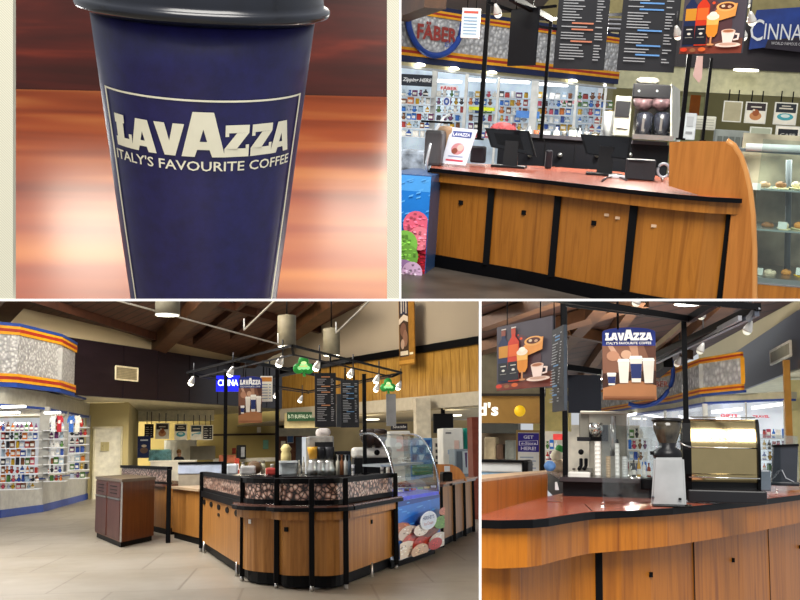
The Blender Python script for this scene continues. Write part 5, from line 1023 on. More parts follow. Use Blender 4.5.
# tills
def till(corn, D, D2, base, label):
    t = thing('till_screen', label, 'till', g, base); D = base.y+.3; D2 = base.y+.1
    a = [g.at(corn[0][0],corn[0][1],D), g.at(corn[1][0],corn[1][1],D2), g.at(corn[2][0],corn[2][1],D2-.1), g.at(corn[3][0],corn[3][1],D-.1)]
    part('screen_housing', MB().ext(a, (0,.07,0), mt('0e0f12',.4)), t)
    c = sum(a, Vector())/4; ins = [c+(p-c)*.9+Vector((0,-.004,0)) for p in a]; part('screen', MB().poly(ins, mt('0e0f14',.15)), t)
    b = Vector(base); part('stand', MB().ext([b+Vector((-.08,.05,0)),b+Vector((.08,.05,0)),b+Vector((.07,.1,c.z-b.z)),b+Vector((-.07,.1,c.z-b.z))],(0,.08,0),mt('121317',.45)), t)
    part('foot', MB().box((b.x,b.y,b.z+.012),(.36,.3,.024),mt('15161a',.45),bev=.005), t); return t
till([(485,128),(529,131),(536,157),(491,147)],10.3,9.9,Z2(509,167.5),'black till screen on a stand at the left of the red till counter')
till([(580,134),(632,137.5),(629,160),(586,154)],9.9,9.6,Z2(604,175.5),'black till screen on a stand left of the receipt printer')
t = thing('receipt_printer','dark grey cube receipt printer beside the wooden end panel','printer',g,Z2(638,180)); b = Z2(638,180)
part('housing', pbox(g,625.5,159.5,655.5,180,b.y-.05,.25,mt('2e2f33',.5),bev=.012), t); part('paper_slot', pbox(g,629,160.5,650,162,b.y-.06,.02,mt('1c1c20',.4)), t); part('side_panel', pbox(g,643,161,655,180,b.y-.056,.02,mt('2c2d31',.5)), t)
t = thing('tape_ring','pale ring shaped reel on a small stand between the printer and the wooden panel','reel',g,Z2(662.5,181.5)); c = g.at(663.5,170.5,b.y+.02); mb = MB(); mb.tube([c+Vector((.055*math.cos(a_),0,.065*math.sin(a_))) for a_ in [2*PI*k/20 for k in range(21)]],.014,mt('b8bcc4',.3,.3),8); part('ring', mb, t); part('stand', MB().tube([c-Vector((0,0,.06)),c-Vector((0,0,.115))],.012,STEEL,8), t)
one('cable', MB().tube([Z2(602,181,ZC+.01),Z2(606,178,ZC+.01),Z2(614,176,ZC+.02),Z2(622,178,ZC+.012),Z2(627,180,ZC+.01)],.008,mt('3a3b40',.4),6), g, 'dark cable lying on the counter left of the receipt printer', 'cable')
one('pen_tray', MB().box(Z2(617,176.5,ZC+.02),(.16,.06,.03),mt('d0d4da',.25),bev=.005), g, 'small white tray on the counter between the till screen and the printer', 'tray')
# standing card
cy_ = Z2(453,167).y; a = [g.at(441,163,cy_+.08),g.at(465.5,165.5,cy_),g.at(477.5,130,cy_+.2),g.at(451.5,127,cy_+.28)]; O = a[0]; U = a[1]-a[0]; V = a[3]-a[0]
t = thing('counter_card','leaning white card with a logo and pink picture on the till counter','sign',g,O); part('card', MB().ext(a,(0,.02,0),mt('d6dae6',.4)), t)
A = Art(O,U,V,(0,-1,0)); A.r(.12,.74,.9,.9,'3c4a8c').t('LAVAZZA',.5,.77,.09,'eef0f8',.7,bold=.03).e(.5,.42,.26,.16,'c98a8e').e(.4,.36,.12,.08,'8a4a3c').e(.6,.46,.13,.09,'e0b8b0').r(.15,.08,.85,.13,'c24a5c').r(.2,.2,.8,.23,'9098b8'); part('print', A.mb, t)
t = thing('cup_tower_rack','dark rack of cup sleeves at the left end of the till counter','rack',g,g.at(432,164,9.9)); part('rack_back', pbox(g,424,130,441,166,9.9,.3,mt('4a4a4c',.4),bev=.03), t); part('rail', pbox(g,421,121,452,123,9.8,.05,BLACK), t); part('pouch', pbox(g,436,126,452,152,10.2,.2,mt('a08468',.5,var=.2),bev=.04), t)
one('dark_holder', pbox(g,470,146,485,163,Z2(478,166).y+.15,.12,mt('26262c',.4),bev=.02), g, 'black holder standing between the leaning card and the left till screen', 'holder')
one('card_machine', pbox(g,545,150,552,169,Z2(548,169).y,.1,mt('2c2c32',.4),bev=.02), g, 'small dark card machine right of the left till screen', 'card reader')
# freezer at the left edge
D = 9.0; t = thing('ice_cream_freezer','blue ice cream freezer with green and pink scoops left of the till counter','freezer',g,g.at(412,283,D)); fr = frame_rect(g,385,175,428,284,D); part('body', pbox(g,385,174,428,288,D,1.2,mt('3c5c8c',.3)), t)
A = Art(fr[0]-Vector((0,.01,0)),*fr[1:]); A.r(0,0,1,1,'1668b8').r(0,.62,1,1,'1a74c8').r(0,.86,1,1,'4a9ae0'); rn_ = random.Random(5)
for k in range(24): x = .3+.7*rn_.random(); y = .55+.42*rn_.random(); A.p([(x,y),(x+.1,y+.012),(x+.12,y+.03),(x+.02,y+.015)],'5aa8e8')
for x,y,r,c_ in [(.9,.2,.3,'8a1826'),(.95,.4,.24,'b82038'),(.74,.56,.3,'d8607a'),(.85,.44,.26,'e07a8c'),(.52,.38,.3,'7ab84c'),(.6,.27,.26,'6aa040'),(.55,.1,.34,'9a78a8'),(.75,.13,.24,'c9a8c8'),(.5,.02,.24,'e0d0d8')]:
    A.e(x,y,r,r*.42,c_,18)
    for k in range(24): an = rn_.random()*6.3; q = rn_.random()**.5*.8; A.e(x+r*q*math.cos(an),y+r*.42*q*math.sin(an),r*.14,r*.03,shade(c_,rn_.choice((.75,1.2,1.4))),6)
part('picture_panel', A.mb, t)
part('curved_glass', MB().faces([g.at(x,y,D+d_) for x, y in ((400,172),(432,172)) for d_ in (0,)] or [], [], glass()) if 0 else band(MB(), [pl(g.at(400,160,D+.1)),pl(g.at(428,160,D+.1))], g.at(410,172,D).z, g.at(410,145,D).z, .01, glass()), t)
one('glass_edge_tube', MB().tube([g.at(426,174,9.9),g.at(427,160,9.9),g.at(430,145,9.9),g.at(436,130,10),g.at(443,118,10.1),g.at(449,115,10.3)],.016,mt('d6dce0',.2,.4),8), g, 'curved pale glass edge rising from the freezer at the left of the till view', 'glass edge')
one('tub_lids', pbox(g,398,150,424,172,10.4,.4,mt('8a94a0',.4,var=.3,sc=12),bev=.04), g, 'pale tubs behind the freezer glass at the left edge', 'tubs')
# ---- gift shop
SD = 24; S2 = [pl(g.at(380,100,19)), pl(g.at(470,100,21)), pl(g.at(560,100,23)), pl(g.at(616,100,24.5))]
def zAt(x,y,i=1): return g.onv(x,y,S2[i],S2[i+1]).z
zA, zB, zC_, zD = zAt(480,17.5), zAt(480,24), zAt(480,56), zAt(480,64)
f2 = thing('shop_fascia','silver shop fascia with yellow and red stripes behind the hanging menus','shop sign',g,V3(S2[1],zD)); part('metal_panel', band(MB(), S2, zC_, zB, .2, EM), f2)
mb = MB(); h1, h2 = (zA-zB)/3, (zC_-zD)/3
for k, m in ((0,YEL),(1,RED),(2,YEL)): band(mb, offs(S2,.03), zB+h1*k, zB+h1*(k+1), .2, m); band(mb, offs(S2,.03), zD+h2*k, zD+h2*(k+1), .2, m)
part('stripe', mb, f2, 'yellow and red striped border'); part('dark_edge', band(band(MB(), offs(S2,.02), zD-.12, zD, .2, mt('1c2446',.4)), offs(S2,.02), zA, zA+.08, .2, mt('1c2446',.4)), f2)
c = g.onv(432,19,S2[0],S2[1]); rd_ = 38*c.y/F; t = thing('round_shop_sign','round blue ringed sign with red letters FABER on the shop fascia','sign',g,c+Vector((0,-.1,-rd_)))
dx = (Vector(S2[1])-Vector(S2[0])).normalized(); DX = Vector((dx.x,dx.y,0)); n0 = Vector((dx.y,-dx.x,0)); n0 = n0 if n0.y < 0 else -n0
part('ring', MB().tube([c+n0*.12+DX*(rd_*.98*math.cos(a_))+Vector((0,0,rd_*.92*math.sin(a_))) for a_ in [PI+PI*k/28 for k in range(29)]], .06, BLU, 8), t, 'blue ring')
part('disc', MB().ext([c+n0*.02+DX*(rd_*.96*math.cos(a_))+Vector((0,0,rd_*.9*math.sin(a_))) for a_ in [PI+PI*k/28 for k in range(29)]], n0*.06, EM), t)
A = Art(c+n0*.12-DX*rd_*.64-Vector((0,0,rd_*.55)), DX*rd_*1.45, Vector((0,0,rd_*.46)), n0); A.t('FÄBER',.5,.0,1.0,'8f3a34',1.0,bold=.035); part('lettering', A.mb, t, 'red brown letters')
A = Art(c+n0*.12+DX*rd_*.3-Vector((0,0,rd_*.68)), DX*rd_*.5, Vector((0,0,rd_*.2)), n0); A.t('Gifts',.5,.1,.7,'4a68b8',.8,slant=.3); part('lettering', A.mb, t, 'small blue script')
zW = zAt(480,75.5); struct('trim_17', band(band(MB(), offs(S2,-.1), zAt(480,74), zD-.12, .2, mt('c9bf9c',.6,var=.03)), offs(S2,-.02), zW, zAt(480,73.5), .2, mt('b0b4b8',.4)), g)
for k,(x,y) in enumerate(((421,61),(455,63),(493,65),(574,72))):
    i = 0 if x < 470 else 1; p = g.onv(x,y,S2[i],S2[i+1]); one('soffit_light', MB().lathe([(.001,0),(.1,0),(.1,.03),(.06,.05)], Vector((p.x,p.y-.06,zD-.17)), mt('fff4d8',.4,em=9), 12), g, ['leftmost small bright soffit light under the round shop sign','second small bright soffit light under the round shop sign','small soffit light behind the left canopy post','small soffit light between the menu boards'][k], 'light', 'soffit lights under the fascia')
mb = MB()
for x, w_ in ((433,.1),(465,.06),(497,.05),(533.5,.16),(575,.06),(604,.06)):
    i = 0 if x < 470 else 1 if x < 560 else 2; p = g.onv(x,110,S2[i],S2[i+1]); mb.box((p.x,p.y-.02,(zW+.5)/2),(w_,.08,zW-.5),mt('c9cccc',.4,.2))
struct('window_5', mb, g); struct('window_6', band(MB(), offs(S2,-.12), .5, zW, .01, glass()), g)
B2 = offs(S2,-2.4); B2[3] = (B2[3][0]+1.4,B2[3][1]); struct('wall_shop_rear', band(MB(), B2, -.5, zW+.35, .1, mt('b9c8d4',.7,em=.4,var=.2,sc=1.2)), g)  # lit look of this shop comes from emission in the wall
mb = MB(); mb.ext([V3(p,zW+.02) for p in offs(S2,-.2)]+[V3(B2[3],zW+.3),V3(B2[0],zW+.3)],(0,0,.08),mt('d8dde2',.7,em=.5)); struct('ceiling_shop_rear', mb, g)  # ceiling surface given emission too, it is no lamp
for k,(x0,x1,y) in enumerate(((434,460,80.5),(468,494,79.5),(502,528,81),(540,566,84),(580,604,84),(440,458,88),(505,526,89),(470,490,95))):
    one('tube_light', MB().bar(g.at(x0,y,22.5+.4*k),g.at(x1,y+1.5,22.8+.4*k),.22,.06,mt('ffffff',.5,em=5)), g, '%s tube light inside the shop behind the tills' % ['leftmost upper','second upper','third upper','fourth upper','rightmost upper','left lower','middle lower','lowest'][k], 'light', 'tube lights inside the shop behind the tills')
for k,(x0,x1,y,D,c_,tx) in enumerate([(440,458,88,22,'c8303c','FÄBER'),(548,575,93,26,'c8303c','SOUVENIRS'),(560,582,102,25.5,'d86a78','CANDY')]):
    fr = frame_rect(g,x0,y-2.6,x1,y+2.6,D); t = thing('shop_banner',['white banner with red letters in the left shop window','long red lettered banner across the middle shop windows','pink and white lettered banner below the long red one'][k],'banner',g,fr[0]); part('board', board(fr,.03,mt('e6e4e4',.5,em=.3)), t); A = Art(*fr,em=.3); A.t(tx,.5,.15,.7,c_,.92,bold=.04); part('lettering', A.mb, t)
fr = frame_rect(g,401,74.5,432,86,19.3); t = thing('zip_sign','dark sign with white slanted letters in the far left shop window','sign',g,fr[0]); part('board', board(fr,.03,mt('2c323c',.5)), t); A = Art(*fr); A.t('Zipping HERE',.5,.28,.42,'d6dade',.92,bold=.03,slant=.25); part('lettering', A.mb, t)
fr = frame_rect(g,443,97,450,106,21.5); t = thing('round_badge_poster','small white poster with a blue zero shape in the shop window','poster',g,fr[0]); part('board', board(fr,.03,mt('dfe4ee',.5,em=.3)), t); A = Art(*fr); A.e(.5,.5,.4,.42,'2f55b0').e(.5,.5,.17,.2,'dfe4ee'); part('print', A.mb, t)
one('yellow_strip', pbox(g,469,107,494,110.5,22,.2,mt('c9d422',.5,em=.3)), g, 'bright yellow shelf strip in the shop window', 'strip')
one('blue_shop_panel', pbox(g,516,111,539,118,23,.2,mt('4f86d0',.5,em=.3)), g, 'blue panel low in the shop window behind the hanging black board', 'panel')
for r_, (py, nm) in enumerate([(96,'top'),(104,'second'),(112,'third'),(120,'fourth'),(128,'fifth'),(136.5,'bottom')]):
    for x0, x1, D, wn_ in ((401,432,19.8,'far left window'),(436,463,21.5,'second window'),(468,496,22.3,'third window'),(499,531,23.2,'fourth window'),(537,573,24,'fifth window'),(577,612,25,'sixth window')):
        one('display_shelf', pbox(g,x0,py+(x0-400)*.02,x1,py+.9+(x0-400)*.02,D,.4,mt('d6dade',.4)), g, '%s shelf in the %s behind the tills' % (nm, wn_), 'shelf', 'shop shelves behind the tills'); x = x0+2.5; i = 0
        while x < x1-1:
            c_ = random.choice(cols+['2f6fc4','2f6fc4','ece7dc']); kd = random.choice(kinds); w_ = random.uniform(4.2,6.5)
            goods(g,x,py+(x0-400)*.02,w_,random.uniform(5.5,7.2),D+.12,kd,c_,'%s %s, %s shelf, %s behind tills, %s' % (cn.get(c_,'bright blue'),kd.replace('_',' '),nm,wn_,['first','second','third','fourth','fifth','sixth','seventh','eighth','ninth','tenth','eleventh','twelfth'][i]),'goods on the %s shelf of the %s behind the tills' % (nm,wn_)); x += w_+.7; i += 1
for k,(x,y,w_,h_,D,kd,c_,l) in enumerate([(546,137,9,8,13,'jar','d8dade','white jar on the black cabinet left'),(556,139,8,12,12.9,'bottle','e0e4e0','white spray bottle on the black cabinet'),(572,140,9,13,12.9,'jar','c9cfc9','clear jar right of the spray bottle'),(536,136,7,6,13,'mug','b06a4a','brown mug at the left of the black cabinet'),(586,140,7,8,13,'cup','ece7dc','white cup on the black cabinet near the right till')]):
    goods(g,x,y,w_,h_,D,kd,c_,l,'things standing on the black cabinet','kitchenware')
one('food_heap', MB().ball(g.at(503,131,14),.12,mt('8a3a3c',.6,var=.4,sc=30),8,(1.6,1,1)), g, 'reddish round plush heap above the left till screen', 'toy')
# ---- upper room: timber ceiling, plaster, dark wall
struct('ceiling_till', MB().ext([g.at(380,-8,20),g.at(380,16,30),g.at(538,12,34),g.at(556,-8,24)],(0,0,.1),bpy.data.materials['ceiling_boards']), g)
one('roof_beam', MB().bar(g.at(400,10,19),g.at(436,-5,16),.35,.4,BW), g, 'dark timber beam end at the upper left of the till view', 'beam')
struct('wall_plaster', pbox(g,380,-10,822,74,36,.3,mt('8f835a',.8,var=.04,sc=.3)), g)
Dd = 27; struct('wall_plum', pbox(g,606,22,830,68.5,Dd,.3,DK), g)
struct('trim_18', pbox(g,604,-10,830,22,Dd+.4,.3,mt('a09468',.8)), g)
mb = MB()
for k in range(4): mb = pbox(g,604,14+k*4.5,622,15.5+k*4.5,Dd-.3,.1,mt('7a7a80',.4,.4),mb)
part_l = one('louvre_rack', mb, g, 'grey louvre bars between the two large menu boards', 'louvre')
struct('wall_back_till', pbox(g,600,66,830,180,34,.3,mt('958d62',.75,var=.04,sc=.3)), g)
struct('trim_19', pbox(g,604,68.5,830,93,Dd+.1,.3,mt('c9c5a0',.7)), g)
one('green_downlight', MB().lathe([(.001,0),(.3,0),(.3,.04)], g.at(742,94,29), mt('b8f07a',.4,em=4), 16), g, 'green tinted ceiling downlight over the food posters', 'light'); one('ceiling_downlight', MB().lathe([(.001,0),(.3,0),(.3,.04)], g.at(746,71,26.5), mt('fff4d8',.4,em=4), 16), g, 'white ceiling downlight under the dark wall', 'light')
t = thing('bakery_sign','navy banner sign with large white letters CINNA on the dark wall','sign',g,g.at(775,50,Dd-.4)); Dn = Dd-.4
part('banner_board', MB().ext([g.at(x,y,Dn) for x,y in ((749,49),(753,24),(757,10),(830,5),(830,44),(790,44),(770,47))],(0,.1,0),mt('1f3c86',.4,var=.12,sc=3)), t)
part('lower_ribbon', MB().ext([g.at(x,y,Dn-.06) for x,y in ((765,48),(768,40),(800,37),(830,37),(830,50),(800,52))],(0,.05,0),mt('2a2430',.5)), t)
fr = frame_rect(g,752,20,812,42,Dn-.06); A = Art(*fr); A.t('C',.08,.0,1,'e6e8ea',.22).t('INNAB',.6,.1,.72,'e6e8ea',.78); part('lettering', A.mb, t)
fr = frame_rect(g,770,41,818,46,Dn-.13); A = Art(*fr); A.t('WORLD FAMOUS CINNAMON',.5,.1,.6,'c9c6c8',.95); part('lettering', A.mb, t, 'small grey letters on the ribbon')
fr = frame_rect(g,610,32,618,49,Dd-.2); one('wall_speaker', board(fr,.1,mt('b0a684',.5)), g, 'small beige wall box between the menu boards', 'box')
# food court back counters on the right
framed(g,723,101,742,122,24,'hanging_poster','beige hanging menu list, left of three over the bakery counter','menu',frame='e6e4d6',back='b5ac8c',hang=.25)
framed(g,745,102,766.5,123.5,24,'hanging_poster','hanging poster of a shake, middle of three over the bakery counter','poster',frame='e6e4d6',draw=d_shake,hang=.25)
framed(g,774,102.5,797,125,24,'hanging_poster','hanging poster of a blue dish, right of three over the bakery counter','poster',frame='e6e4d6',draw=d_dish,hang=.25)
framed(g,775,126,800,147,22,'standing_sign','framed dark menu card standing below the right hanging poster','menu',frame='d9d8cc',draw=lambda A: (A.r(.1,.3,.9,.85,'25272c'), A.t('CAFE',.5,.5,.14,'d9d8cc',.6)))
framed(g,749,127,771,149,22,'menu_rack','pale menu list standing below the middle hanging poster','menu',frame='d9dccc',back='aab09a')
mb = pbox(g,668,96,700,180,33,.3,mt('a8a878',.7)); struct('trim_20', mb, g)
one('orange_door', pbox(g,690,95,700,116,31,.2,mt('a4581e',.5)), g, 'orange brown door behind the right canopy posts', 'door')
for k,(x0,y0,x1,y1,D,c_,nm,l,ct) in enumerate([(714,130,748,160,23,'9aa09a','glass_fronted_cabinet','grey glass cabinet on the back counter left of the menu list','cabinet'),(683,113,696,140,20,'dfe3e4','white_dispenser','white dispenser between the two right canopy posts','dispenser'),(670,117,682,141,20,'bfe0c8','green_sign_board','pale green sign board behind the wooden panel','sign'),(694,116,716,130,22,'d8d6c4','stacked_shelf','pale stacked trays right of the canopy posts','trays'),(700,146,830,180,26,'cfcfc4','long_counter','long pale bakery counter at the back right','counter')]):
    mb = pbox(g,x0,y0,x1,y1,D,.4,mt(c_,.4,var=.08,sc=3),bev=.02); t = thing(nm,l,ct,g,g.at((x0+x1)/2,y1,D)); part('body', mb, t)
    A = Art(*frame_rect(g,x0+1,y0+1,x1-1,y1-1,D-.02))
    if k == 0:
        for j in range(5): A.r(.05+.19*j,.1,.2+.19*j,.8,'6e746e')
    elif k == 3:
        for j in range(4): A.r(.05,.1+.22*j,.95,.14+.22*j,'9a988a')
    elif k == 4: A.r(0,.9,1,1,'e9ecea')
    else: A.r(.2,.5,.8,.9,shade(c_,.85)).r(.2,.2,.8,.3,shade(c_,.7))
    part('front', A.mb, t)
# coffee brewers on black cabinet
D = 12.4; t = thing('coffee_brewer','large black and steel double coffee brewer below the right menu board','coffee machine',g,g.at(652,139,D))
part('top_housing', pbox(g,633,84,672,98,D,.45,mt('17171a',.35),bev=.01), t); part('side_panel', MB().ext([g.at(672,84,D),g.at(680,90,D+.4),g.at(680,139,D+.4),g.at(672,139,D)],(-.02,0,0),mt('b9b7a8',.3,.4)), t); part('back_panel', pbox(g,634,98,672,139,D+.35,.08,mt('8f8c82',.3,.5,var=.3)), t)
part('cap', pbox(g,636,77,660,84,D+.1,.25,mt('9a968a',.3,.3,var=.3,sc=12),bev=.05), t); part('drip_tray', pbox(g,633,135,674,140,D-.05,.4,STEEL), t)
for k in range(2):
    x = 643+k*18; part('funnel', MB().lathe([(.05,0),(.12,.06),(.13,.14)], g.at(x,111,D+.1), mt('4a3a3c',.3,var=.4,sc=20), 18), t)
    part('urn', MB().lathe([(.1,0),(.1,.24),(.06,.27)], g.at(x,135,D+.12), mt('22242c',.25), 18), t); part('tap', pbox(g,x-1.2,118,x+1.2,131,D-.0,.05,STEEL), t)
    part('button', MB().tube([g.at(x-4,91,D-.01),g.at(x-4,91,D+.02)],.012,mt('e8e8e8',.3,em=.5),8), t)
t = thing('hot_water_machine','narrow grey hot water machine left of the double coffee brewer','coffee machine',g,g.at(623,136,12.6)); part('body', pbox(g,614,96,631,136,12.6,.35,mt('a8a89c',.35,.2),bev=.01), t); part('panel', pbox(g,615.5,101,630,117,12.58,.03,DARK), t); part('label_plate', pbox(g,617,120,628,128,12.57,.03,WHITE), t)
for k,(x,c_) in enumerate(((607,'b0b4b4'),(611,'d0d4d0'))): cup = g.at(x,136,12.8); one('cup_stack', MB().lathe([(.05,0),(.06,.3),(.055,.3)], cup, mt(c_,.4), 14), g, ['grey cup stack at the left of the hot water machine','pale cup stack beside the hot water machine'][k], 'cups')
# ---- canopy frame, posts, hanging boards
t = thing('overhead_grid','black overhead frame rails above the tills','frame',g,g.at(540,20,9.5))
for a, Da, b_, Db, w_ in (((512,-2),8.6,(550,19),9.6,.05),((550,19),9.6,(512,19),10.5,.03),((487,2),10.2,(512,11),10.4,.03),((512,11),10.4,(556,6),10,.025),((534,26),9.4,(556,29),9,.025),((550,19),9.6,(622,14),12,.03),((690,2),9.4,(764,-4),9,.03)): part('rail', MB().bar(g.at(*a,Da),g.at(*b_,Db),w_,w_,BLACK), t)
for (x0,y0),(x1,y1),D,w_,l in (((488,-6),(480.5,140),10.6,.045,'black canopy post left of the hanging black board'),((549.5,18),(542.5,141),10.8,.035,'black canopy post right of the hanging black board'),((689,50),(681.5,140),10.6,.045,'left of the two black posts under the syrup poster'),((710,58),(704,142),10.9,.03,'right of the two black posts under the syrup poster')):
    a, b_ = g.at(x1,y1,D), g.at(x0,y0,D); p_ = thing('canopy_post',l,'post',g,a,'canopy posts behind the tills'); m_ = (a.x+b_.x)/2; part('shaft', MB().bar((m_,D,a.z),(m_,D,b_.z),w_,w_,BLACK), p_); part('flange', MB().box((m_,D,a.z+.01),(w_*2,w_*2,.02),BLACK), p_)
def hangposter(pts, D, name, label, draw, cat, frame, th=.02):
    ll, lr, ul = [g.at(*p, d_) for p, d_ in zip(pts, D)]; O = ll; U = Vector((lr.x-ll.x, lr.y-ll.y, 0)); V = Vector((0,0,ul.z-ll.z)); N = U.cross(V); N = N if N.y < 0 else -N; N.normalize()
    t = thing(name,label,cat,g,O); part('board', board((O,U,V,N),th,mt(frame,.5)), t)
    if draw: A = Art(O,U,V,N); draw(A); part('print', A.mb, t)
    for u in (.2,.8): part('hanger', MB().tube([O+U*u+V,O+U*u+V+Vector((0,0,.2))],.006,BLACK,5), t)
    return t
hangposter([(507,66),(533,76),(511.5,10)],[9.3,9.0,9.3],'hanging_board_back','plain black back of a hanging board left of the large menus',None,'board','101216')
hangposter([(553,68),(604,68),(555,-16)],[9.3,9.3,9.3],'hanging_menu_board','large dark grey menu board with white text, left of two above the tills',lambda A: d_menu2(A,2,'b8745a'),'menu','222428')
hangposter([(616.5,70),(674,70),(620,-16)],[9.3,9.3,9.3],'hanging_menu_board','large dark grey menu board with blue headings, right of two above the tills',lambda A: d_menu2(A,8,'5a8ac0'),'menu','222428')
hangposter([(679,54),(740,62.5),(686,-12)],[9.0,8.6,9.0],'syrup_poster','syrup and iced coffee poster hanging right of the large menus',syrup_art,'poster','3c3a40')
framed(g,461.5,8,479.5,38,10.4,'price_sign','small white price sign hanging on the silver shop fascia','sign',frame='e6e8e6',draw=lambda A: (A.r(.06,.05,.94,.95,'cfe0e6'), A.r(.1,.82,.9,.9,'c85a4a'), [A.r(.12,.12+k*.11,.86,.15+k*.11,'7a98b8') for k in range(6)]),hang=.3)
one('folded_card', MB().ext([g.at(697,56,8.8),g.at(703,56,8.8),g.at(702,78,8.8),g.at(699,83,8.8),g.at(693,76,8.8)],(0,.01,0),mt('b89890',.5)), g, 'pinkish paper tag dangling under the syrup poster', 'tag')
for k,(px,py,l) in enumerate([(752,22,'white spot lamp between the syrup poster and the bakery sign'),(747,4,'white spot lamp at the top edge right of the syrup poster'),(743,37,'small lamp at the lower right edge of the syrup poster'),(498,14,'small white lamp left of the hanging black board'),(678,36,'small lamp between the right menu board and the syrup poster')]):
    spot_lamp(g,px,py,9.3,.8,l,'spot lamps of the till view',on=.3,tilt=-.3,up=.15)
# ---- pastry case
D = 8.3; t = thing('pastry_case','glass pastry display case with three shelves at the right edge','display case',g,g.at(780,300,D))
part('wood_base', pbox(g,752,286,830,330,D,.8,WW2), t); part('back_panel', pbox(g,735,135,830,286,D+.95,.05,mt('a39c84',.5,var=.3,sc=3)), t); part('steel_floor', pbox(g,750,280,830,287,D,.9,STEEL), t)
for k,(y,dd_) in enumerate(((190,.2),(231,.1))):
    part('glass_shelf', pbox(g,744+k*5,y,830,y+1.8,D+dd_,.75,mt('9aa8a4',.15,.3)), t)
part('top_frame', pbox(g,733,151,830,154,D+.1,.8,mt('5a6468',.3)), t); part('light_strip', MB().tube([g.at(746,147,D+.1),g.at(830,150,D+.1)],.03,mt('c9d2d0',.4,em=.1),8), t)
part('front_glass', band(MB(), [pl(g.at(756,200,D-.02)),pl(g.at(830,200,D-.02))], g.at(780,284,D).z, g.at(780,140,D).z, .01, glass('eef4f2',.15)), t); part('frame_post', MB().tube([g.at(789,160,D+.4),g.at(787,283,D+.4)],.025,mt('4a5256',.3),8), t)
rp_ = random.Random(9); pn = ['golden','brown','pale','iced']
for r_, (y, D_, nm) in enumerate(((189.5,D+.35,'upper'),(230,D+.3,'middle'),(277,D+.3,'bottom'))):
    cN = ('b0906a','8a6038','d8ccb0','c98a3c'); x = 757+r_*2; i = 0
    while x < 802:
        k = (i+r_)%4; w_ = rp_.uniform(13,17)
        tr = one('pastry_tray', MB().lathe([(.05,0),(.065,.012),(.06,.016),(.001,.008)], g.at(x+w_/2,y,D_), mt('e0d8a0' if r_ < 2 else 'e0b820',.35), 20, ax=Matrix.Diagonal((w_/15,1.3,1))), g, '%s plate on the %s shelf of the pastry case' % (['first','second','third','fourth','fifth','sixth'][i],nm), 'plate', 'plates in the pastry case')
        goods(g,x+w_/2,y-1,w_*.8,8,D_,'pastry',cN[k],'%s pastry on the %s shelf, %s from the left' % (pn[k],nm,['first','second','third','fourth','fifth','sixth'][i]),'pastries on the %s shelf of the pastry case' % nm,'pastry')
        x += w_+1.5; i += 1
for k,(x,y) in enumerate(((752,183),(778,222),(796,268),(754,268))): one('price_card', pbox(g,x,y,x+9,y+7,D+.1,.01,mt('e6f0e8',.4)), g, ['white price card at the upper left of the pastry case','white price card on the middle pastry shelf','white price card at the lower right of the pastry case','white price card at the lower left of the pastry case'][k], 'price card', 'price cards in the pastry case')

for k,(x,y,w_,h_,kd,c_,l) in enumerate([(522,137,7,9,'jar','d8d4cc','pale jar behind the left till'),(529,137,6,11,'bottle','c9cdd0','clear bottle behind the left till'),(564,139,6,8,'cup','e8e4da','white cup right of the spray bottle'),(579,140,6,12,'bottle','d0d4d4','clear bottle left of the right till'),(594,141,7,9,'jar','c4bca8','beige jar above the right till'),(601,141,6,11,'bottle','b9bec0','grey bottle above the right till'),(677,142,6,12,'bottle','d8e0d8','pale green bottle behind the wooden panel')]):
    goods(g,x,y,w_,h_,13.0,kd,c_,l,'things standing on the black cabinet','kitchenware')
# ================================================================ SET: the paper cup on the glossy table
g = P1
DC = 4.75
ax_ = g.at(204.5,150,DC); AX, AY = ax_.x, DC
def zcup(py): return g.at(204.5,py,DC).z
def rad(py, hw): p = g.at(204.5,py,DC); return hw*g.cz(p)/F
def tw():
    m, N, L, b = nodes('glossy_table_wood'); v = coords(N, L, (.16,.8,.8), (0,0,.05))
    col = ramp(N, L, noise(N, L, v, 1.5, 2, .4, .4), [(.25,'5a1c08'),(.5,'93421a'),(.75,'c47a3c')])
    L.new(col, b.inputs['Base Color']); b.inputs['Roughness'].default_value = .3; b.inputs['Coat Weight'].default_value = .35; b.inputs['Coat Roughness'].default_value = .22; return m
e0, e1 = g.onz(-40,88,0), g.onz(440,98,0); n0_, n1_ = g.onz(-40,330,0), g.onz(440,330,0)
mb = MB(); mb.ext([n0_,n1_,e1,e0],(0,0,-.08),tw())
one('wooden_table', mb, g, 'glossy reddish brown wooden table top under the blue cup', 'table')
def bw():
    m, N, L, b = nodes('dark_bench_wood'); v = coords(N, L, (.25,1.3,2.2), (0,0,0))
    L.new(ramp(N, L, noise(N, L, v, 1.6, 3, .5, .4), [(.3,'230604'),(.55,'421009'),(.75,'6a2413')]), b.inputs['Base Color']); b.inputs['Roughness'].default_value = .45; return m
a, b_ = e0+Vector((0,.02,0)), e1+Vector((0,.02,0)); top = g.onv(430,-14,pl(a),pl(b_)).z
mb = MB(); mb.ext([a-Vector((0,0,.1)), b_-Vector((0,0,.1)), V3(b_,top), V3(a,top)], (0,.2,0), bw()); one('bench_back', mb, g, 'dark red brown wooden bench back behind the table', 'bench')
t = thing('paper_cup','tall navy blue paper coffee cup with white outline and block letters','cup',g,(AX,AY,zcup(300)))
def cup_mat():
    m, N, L, b = nodes('navy_paper'); v = coords(N, L); L.new(ramp(N, L, noise(N, L, v, 14, 6, .7), [(.3,'100d40'),(.7,'1a1858')]), b.inputs['Base Color']); b.inputs['Roughness'].default_value = .42; return m
ys = [(16,110),(60,104),(100,98.5),(150,91.5),(200,85),(250,78),(306,70),(345,64)]
pr = [(rad(y,h), zcup(y)) for y, h in ys][::-1]
